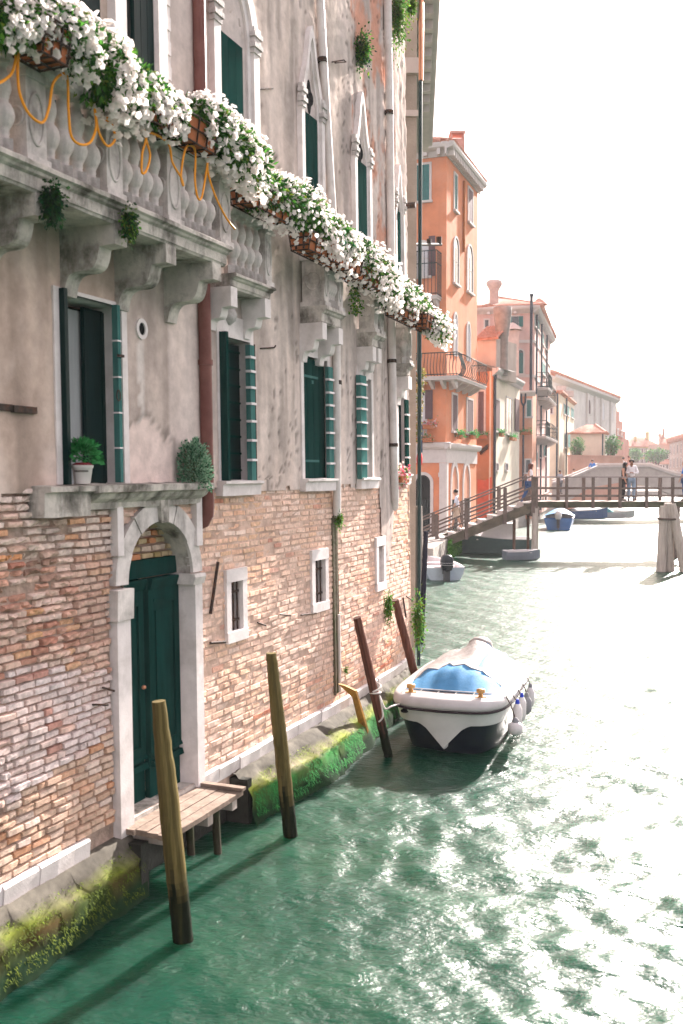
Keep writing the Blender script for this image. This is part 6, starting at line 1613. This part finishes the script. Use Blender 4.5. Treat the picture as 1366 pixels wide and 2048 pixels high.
# stepped red brick church facade and far blocks
fR = frame(Vp(1229, 150), Vp(1262, 166), 1); rcx = thing('brick_church', 'red brick church front stepping down behind the white church', 'church', fR(4, 0, GZ))
q = MB(); mr_ = plaster('church_brick', (.32, .11, .07), (.36, .17, .12))
for (x0, x1, y) in ((1229, 1234, 812), (1234, 1239, 822), (1239, 1245, 842), (1245, 1251, 862), (1251, 1258, 878)):
    u0, z = fp(fR, x0, y); u1 = fp(fR, x1, y)[0]; q.box(fR, u0, u1 - .02, -6, 0, GZ, z); q.lathe([(.35, z - .01), (.3, z + .5), (.05, z + 1.1)], fR(u0 + .5, -.4, 0), 8)
q.build('wall', mr_, rcx)
for x, y in ((1236, 865), (1243, 868)): winp(rcx, fR, x - 1.2, y - 5, x + 1.2, y + 5, closed=True, tw=.25)
def block(name, label, x0, x1, Y0, Y1, ytop, m_, rows, cols, roof=True):
    f = frame(Vp(x0, Y0), Vp(x1, Y1), 1); z = fp(f, (x0 + x1) / 2, ytop)[1]; t = thing(name, label, 'house', f(f.L / 2, 0, GZ))
    q = MB(); q.box(f, 0, f.L, -8, 0, -.3, z); q.build('wall', m_, t)
    if roof: tile_roof(t, f(-.4, .5, z), f(f.L + .4, .5, z), f(f.L - 2, -5, z + 2.2), f(2, -5, z + 2.2), 26)
    for r_ in rows:
        for c in cols:
            u = f.L * c; zz = GZ + (z - GZ) * r_; win(t, f, u - .55, u + .55, zz, zz + 1.7, closed=True, tw=.15, shutters=None, pane='shut_b')
    q = MB(); q.box(f, f.L * .72, f.L * .8, -4, -3, z, z + 3.4); q.build('chimney', m_, t); q = MB(); q.box(f, f.L * .3, f.L * .36, -3, -2.2, z, z + 2.4); q.build('chimney', m_, t)
    return t
block('yellow_house', 'pale yellow house closing the end of the canal behind round trees', 1256, 1318, 225, 225, 893, plaster('far_yellow', (.40, .29, .14), (.42, .33, .18)), (.18, .46, .74), (.08, .2, .32, .45, .58, .7, .82, .93))
block('red_house', 'dull red distant house between the pale yellow one and the greyish pink one', 1319, 1342, 215, 215, 888, plaster('far_red', (.34, .19, .15), (.38, .24, .2)), (.3, .65), (.2, .5, .8))
block('mauve_house', 'greyish pink house in the haze, its side slanting away beyond the stone bridge', 1338, 1420, 205, 150, 872, plaster('far_grey', (.36, .26, .23), (.40, .31, .28)), (.15, .42, .70), (.06, .16, .26, .36, .48, .6, .72, .84), roof=True)
q = MB(); q.add([(x, y, .6) for x, y in ((30, 160), (140, 150), (160, 260), (20, 260))] + [(x, y, -1) for x, y in ((30, 160), (140, 150), (160, 260), (20, 260))], [(0, 1, 2, 3), (0, 4, 5, 1), (1, 5, 6, 2), (2, 6, 7, 3), (3, 7, 4, 0)]); tag(q.build('quay', qs), None, None, kind='structure')
# trees
def tree(label, px, pyb, pyt, Y, wpx, cols, zb0=GZ):
    c = P(px, 945, Y); zt = P(px, pyt, Y).z; zbm = P(px, pyb, Y).z; rw = wpx / 2 * Y / FPX; t = thing('tree', label, 'tree', (c.x, Y, zb0), 'trees beside the far canal')
    q = MB(); q.tube([(c.x, Y, zb0), (c.x + .1, Y, (zb0 + zbm) / 2), (c.x, Y, (zbm + zt) / 2)], [.22, .17, .08], 8)
    for i in range(6): a = i * 1.05; q.tube([(c.x, Y, (zbm * .6 + zb0 * .4)), (c.x + .5 * rw * math.cos(a), Y + .5 * rw * math.sin(a), zbm * .5 + zt * .5)], [.1, .04], 5)
    q.build('trunk', M['wood_dark'], t); q = MB()
    for _ in range(1300):
        d = Vector((random.gauss(0, 1), random.gauss(0, 1), random.gauss(0, 1))).normalized(); r = random.random() ** .45 * (1 + .4 * noise.noise(d * 2.2 + Vector((px, 0, 0))))
        leaf_quad(q, Vector((c.x + d.x * r * rw, Y + d.y * r * rw, (zbm + zt) / 2 + d.z * r * (zt - zbm) / 2)), (random.gauss(0, 1), random.gauss(0, 1), random.gauss(0, 1)), rw * .16, rw * .07, tuple(x * random.uniform(.6, 1.3) for x in random.choice(cols)))
    q.build('crown', M['leaf'], t)
TG = [(.06, .17, .05), (.09, .22, .07), (.04, .11, .04)]
tree('light green tree leaning over the garden wall beside the cream house', 1155, 915, 872, 93, 30, TG); tree('rounded green tree between the garden house and the brick church', 1222, 912, 870, 98, 40, TG)
tree('small clipped round tree before the pale yellow house', 1270, 922, 896, 195, 30, TG, .6); tree('broad clipped tree before the pale yellow house', 1312, 925, 897, 190, 48, TG, .6)
# stone bridge further up
sb = thing('stone_bridge', 'pale stone bridge with solid parapets beyond the wooden footbridge', 'bridge', P(1245, 945, 76))
mst = mk('bridge_stone', (.42, .37, .34), .85, .15, 2, .004, 20, c2=(.30, .26, .24), amt2=.5)
for Yb, dy in ((75.0, 0), (79.0, -5)):
    f = frame((P(1100, 945, Yb).x, Yb), (P(1420, 945, Yb).x, Yb), 1)
    top = [fp(f, x, y + dy) for x, y in ((1105, 968), (1140, 958), (1195, 935), (1300, 934), (1345, 950), (1400, 962))]
    bot = [fp(f, x, y + dy * .5) for x, y in ((1400, 1000), (1345, 990), (1300, 972), (1240, 965), (1180, 975), (1140, 1000), (1105, 1000))]
    q = MB(); q.plate(f, top + bot, -.35, 0); q.build('parapet', mst, sb)
    q = MB(); q.band(f, top, [(u, z + .14) for u, z in top], -.42, .07); q.build('coping', MF['trim'], sb)
    if Yb == 75:
        q = MB(); q.band(f, [(u, z - 1.0) for u, z in top], [(u, z - .8) for u, z in top], -4.0, -.36); q.build('deck', mst, sb)

# ------------------------------------------------------------------ people
SK = {}
def skin_tone(c):
    if c not in SK: SK[c] = mk('skin_tone', c, .6, .06)
    return SK[c]
def cloth(name, c): return mk(name, c, .85, .12, 12, .003, 30)
def skin_body(name, J, E, m_, parent, root=0, sub=1):
    me = bpy.data.meshes.new(name); o = org(parent); keys = list(J); ix = {k: i for i, k in enumerate(keys)}
    me.from_pydata([tuple(Vector(J[k][0]) - o) for k in keys], [(ix[a], ix[b]) for a, b in E], []); ob = bpy.data.objects.new(name, me); col.objects.link(ob); ob.parent = parent
    me.materials.append(m_); sm = ob.modifiers.new('skin', 'SKIN'); sm.use_smooth_shade = True
    if me.skin_vertices:
        for k in keys:
            v = me.skin_vertices[0].data[ix[k]]; r = J[k][1]; v.radius = r if isinstance(r, tuple) else (r, r); v.use_root = (ix[k] == root)
    ss = ob.modifiers.new('smooth', 'SUBSURF'); ss.levels = sub; ss.render_levels = sub
    return ob
def person(label, base, yaw, tone, top, legs, hair, arms=((-.26, .06, 1.15, -.24, .16, .92), (.26, .06, 1.15, .24, .16, .92)), stride=.0, rise=0.0, lean=0.0, long_hair=False, shorts=False, h=1.72, head_dn=.0, sleeve=True, group='people on the bridges'):
    t = thing('person', label, 'person', base, group); s = h / 1.72; cy, sy = math.cos(yaw), math.sin(yaw); B_ = Vector(base)
    def g(x, y, z): y += lean * max(0, z - .9); return B_ + Vector((x * cy + y * sy, -x * sy + y * cy, z)) * s          # y is forward
    hy = .02 + head_dn
    J = {'pelvis': (g(0, 0, .93), (.125, .10)), 'waist': (g(0, .01, 1.10), (.115, .09)), 'chest': (g(0, 0, 1.30), (.145, .105)), 'neck': (g(0, .01, 1.46), .052), 'jaw': (g(0, hy, 1.54), .07), 'skull': (g(0, hy + .01, 1.635), .088), 'crown': (g(0, hy, 1.70), .05), 'nose': (g(0, hy + .115, 1.58), .013)}
    E = [('pelvis', 'waist'), ('waist', 'chest'), ('chest', 'neck'), ('neck', 'jaw'), ('jaw', 'skull'), ('skull', 'crown'), ('skull', 'nose')]
    for sd, n_, a in ((-1, 'l', arms[0]), (1, 'r', arms[1])):
        J.update({'sh' + n_: (g(sd * .17, 0, 1.42), .058), 'el' + n_: (g(*a[:3]), .042), 'wr' + n_: (g(*a[3:]), .028)}); w = Vector(a[3:]); d = (w - Vector(a[:3])).normalized(); pm = w + d * .06
        J['pa' + n_] = (g(*pm), (.036, .018)); E += [('chest', 'sh' + n_), ('sh' + n_, 'el' + n_), ('el' + n_, 'wr' + n_), ('wr' + n_, 'pa' + n_)]
        for i, (off, ln) in enumerate(((-.026, .062), (-.009, .072), (.009, .068), (.025, .052))):
            J['f%d' % i + n_] = (g(*(pm + d * ln + Vector((off, .012, -.01)))), .008); E.append(('pa' + n_, 'f%d' % i + n_))
        J['th' + n_] = (g(*(w + d * .05 + Vector((-sd * .045, .02, 0)))), .009); E.append(('pa' + n_, 'th' + n_))
        fw_ = stride * (1 if sd > 0 else -1); up = rise if sd > 0 else 0
        J.update({'hip' + n_: (g(sd * .09, .0, .88), .088), 'kn' + n_: (g(sd * .10, fw_ * .5 + .03 + abs(up) * .2, .49 + up * .6), .058), 'an' + n_: (g(sd * .10, fw_ - .02, .085 + up), .040), 'to' + n_: (g(sd * .11, fw_ + .15, .035 + up), (.042, .028))})
        E += [('pelvis', 'hip' + n_), ('hip' + n_, 'kn' + n_), ('kn' + n_, 'an' + n_), ('an' + n_, 'to' + n_)]
    b = skin_body('body', {k: (v[0], tuple(x * s for x in v[1]) if isinstance(v[1], tuple) else v[1] * s) for k, v in J.items()}, E, skin_tone(tone), t)
    Z = 1.22
    T = {k: (J[k][0], tuple(x * s * Z for x in J[k][1]) if isinstance(J[k][1], tuple) else J[k][1] * s * 1.3) for k in ('waist', 'chest', 'shl', 'shr', 'pelvis')}
    TE = [('waist', 'chest'), ('chest', 'shl'), ('chest', 'shr'), ('pelvis', 'waist')]
    if sleeve:
        for n_ in 'lr': T['el' + n_] = (J['el' + n_][0], .058 * s); TE.append(('sh' + n_, 'el' + n_))
        if sleeve == 'long':
            for n_ in 'lr': T['wr' + n_] = (J['wr' + n_][0], .043 * s); TE.append(('el' + n_, 'wr' + n_))
    skin_body('shirt', T, TE, top, t)
    T = {'pelvis': (J['pelvis'][0] - Vector((0, 0, .04)), tuple(x * s * 1.2 for x in J['pelvis'][1]))}; TE = []
    for n_ in 'lr':
        T['hip' + n_] = (J['hip' + n_][0], .105 * s); T['kn' + n_] = (J['kn' + n_][0], .078 * s); TE += [('pelvis', 'hip' + n_), ('hip' + n_, 'kn' + n_)]
        if not shorts: T['an' + n_] = (J['an' + n_][0], .058 * s); TE.append(('kn' + n_, 'an' + n_))
    skin_body('shorts' if shorts else 'trousers', T, TE, legs, t)
    q = MB(); c = g(0, hy - .025, 1.645); M3 = Matrix.Rotation(-yaw, 3, 'Z')
    q.lathe([(.085 * s, -.04), (.104 * s, .0), (.10 * s, .05), (.07 * s, .085), (.02 * s, .10)], c, 12)
    if long_hair: q.lathe([(.05 * s, -.33), (.085 * s, -.22), (.095 * s, -.08), (.098 * s, .02), (.05 * s, .06)], g(0, hy - .05, 1.635), 10)
    q.build('hair', hair, t)
    q = MB()
    for sd in (-1, 1): q.lathe([(.002, -.009), (.010, 0), (.002, .009)], g(sd * .032, hy + .088, 1.615), 6)
    q.lathe([(.002, -.004), (.022, 0), (.002, .004)], g(0, hy + .082, 1.545), 6); q.build('face', mk('face_dark', (.05, .025, .02), .6, .1), b)
    q = MB()
    for n_ in 'lr': q.tube([J['an' + n_][0] - Vector((0, 0, .02)), J['to' + n_][0]], [.05 * s, .042 * s], 8)
    q.build('shoe', cloth('shoe_cloth', (.12, .10, .09)), t)
    return t
hb = mk('dark_hair', (.015, .010, .008), .6, .2); hr = mk('auburn_hair', (.09, .03, .02), .6, .2)
phone_arms = ((-.25, .12, 1.16, -.05, .30, 1.18), (.25, .12, 1.16, .05, .30, 1.18))
person('man in a loose white shirt looking down at his hands at the bridge rail', (P(1263, 945, BY + .75).x, BY + .75, deck_z), R(195), (.22, .11, .07), cloth('white_shirt', (.62, .58, .59)), cloth('pale_jeans', (.20, .27, .36)), hb, phone_arms, h=1.74, head_dn=.04, sleeve='long')
person('dark haired woman in a black top leaning towards the man in white', (P(1246, 945, BY + .7).x, BY + .7, deck_z), R(120), (.42, .22, .15), cloth('black_top', (.015, .012, .014)), cloth('black_trousers', (.02, .018, .02)), hb, long_hair=True, h=1.62, lean=.10, sleeve=False, head_dn=.03)
xs_ = P(1058, 945, BY + .8).x; person('woman in a white blouse and blue jeans climbing the last bridge steps', (xs_, BY + .8, stair_z(xs_) - .12), R(92), (.45, .25, .18), cloth('white_blouse', (.62, .57, .58)), cloth('blue_jeans', (.03, .07, .17)), hr, stride=.30, rise=.16, lean=.12, h=1.72, long_hair=True)
xs_ = P(914, 945, BY + .8).x; person('dark haired man in a pale blue shirt and beige shorts walking down the bridge steps', (xs_, BY + .8, stair_z(xs_) - .02), R(-80), (.42, .24, .17), cloth('paleblue_shirt', (.55, .57, .64)), cloth('beige_shorts', (.48, .38, .30)), hb, stride=.22, shorts=True, h=1.74, head_dn=.05)
p = P(1370, 945, BY + .8); person('person in a bright blue shirt on the wooden bridge, apart from the couple', (p.x, BY + .8, deck_z), R(-60), (.4, .22, .15), cloth('blue_shirt', (.04, .14, .40)), cloth('blue_jeans2', (.04, .08, .18)), hb, h=1.68)
def far_person(label, px, pytop, Y, tone, top, legs, hair, yaw, **k):
    p = P(px, pytop, Y); person(label, (p.x, Y, p.z - 1.70), yaw, tone, top, legs, hair, h=1.7, **k)
far_person('person in blue leaning on the parapet of the stone bridge', 1185, 920, 76.2, (.4, .22, .15), cloth('blue_shirt2', (.04, .15, .42)), cloth('grey_trousers', (.1, .1, .11)), hb, R(200))
far_person('dark haired person in white on the stone bridge behind the couple', 1247, 915, 77.5, (.4, .22, .15), cloth('white_shirt2', (.6, .56, .56)), cloth('grey_trousers2', (.12, .1, .1)), hb, R(100))
far_person('reddish haired person on the stone bridge behind the man in white', 1258, 912, 77.9, (.4, .22, .15), cloth('rose_shirt', (.5, .3, .28)), cloth('grey_trousers3', (.12, .1, .1)), hr, R(80))
far_person('person in grey and white standing on the quay below the pink palazzo', 1120, 941, 73, (.4, .22, .15), cloth('grey_shirt', (.40, .38, .42)), cloth('grey_trousers4', (.1, .1, .11)), hb, R(150))
far_person('person in pale clothes on the quay before the stone bridge steps', 1148, 938, 80, (.4, .24, .17), cloth('pale_shirt', (.5, .46, .45)), cloth('tan_trousers', (.3, .25, .2)), hr, R(120))
# gulls
mg_ = mk('gull_grey', (.35, .33, .34), .8, .1)
for lab, x, y, s in (('larger grey gull gliding in the bright sky above the far houses', 1350, 698, .42), ('tiny distant gull low in the bright sky', 1320, 788, .25)):
    c = P(x, y, 70); q = MB()
    q.lathe([(.01, -.25), (.05, -.15), (.06, 0), (.03, .16), (.045, .2), (.01, .27)], c, 8, M=Matrix.Rotation(math.pi / 2, 3, 'Y') @ Matrix.Diagonal((1, 1, 1)))
    for sd in (-1, 1):
        a_ = [Vector((.08, 0, .03)), Vector((-.08, 0, .03)), Vector((-.06, sd * .4, .16)), Vector((-.12, sd * .75, .10)), Vector((.05, sd * .42, .18))]
        v = [c + Vector((w.x, w.y, w.z)) for w in a_]; q.add(v + [w - Vector((0, 0, .02)) for w in v], [(0, 1, 2, 4), (4, 2, 3), (5, 9, 7, 6), (9, 8, 7), (0, 4, 9, 5), (1, 6, 7, 2), (4, 3, 8, 9), (3, 2, 7, 8)])
    o = q.build('gull', mg_); o.rotation_euler = (0, 0, R(50)); o.scale = (s * 2, s * 2, s * 2); tag(o, lab, 'bird')
# ------------------------------------------------------------------ haze
mh = bpy.data.materials.new('haze_air'); mh.use_nodes = True
N, L = mh.node_tree.nodes, mh.node_tree.links
N.remove(N['Principled BSDF'])
pv = N.new('ShaderNodeVolumePrincipled'); pv.inputs['Color'].default_value = (.97, .93, .95, 1)
pv.inputs['Density'].default_value = .00028; pv.inputs['Anisotropy'].default_value = .35
L.new(pv.outputs[0], N['Material Output'].inputs['Volume'])
m = MB()
m.add([(x, y, z) for z in (-1.6, 32) for y in (-12, 420) for x in (-150, 220)],
      [(0, 2, 3, 1), (4, 5, 7, 6), (0, 1, 5, 4), (2, 6, 7, 3), (0, 4, 6, 2), (1, 3, 7, 5)])
tag(m.build('haze', mh), 'pale pink haze hanging over the canal', 'haze', kind='stuff')
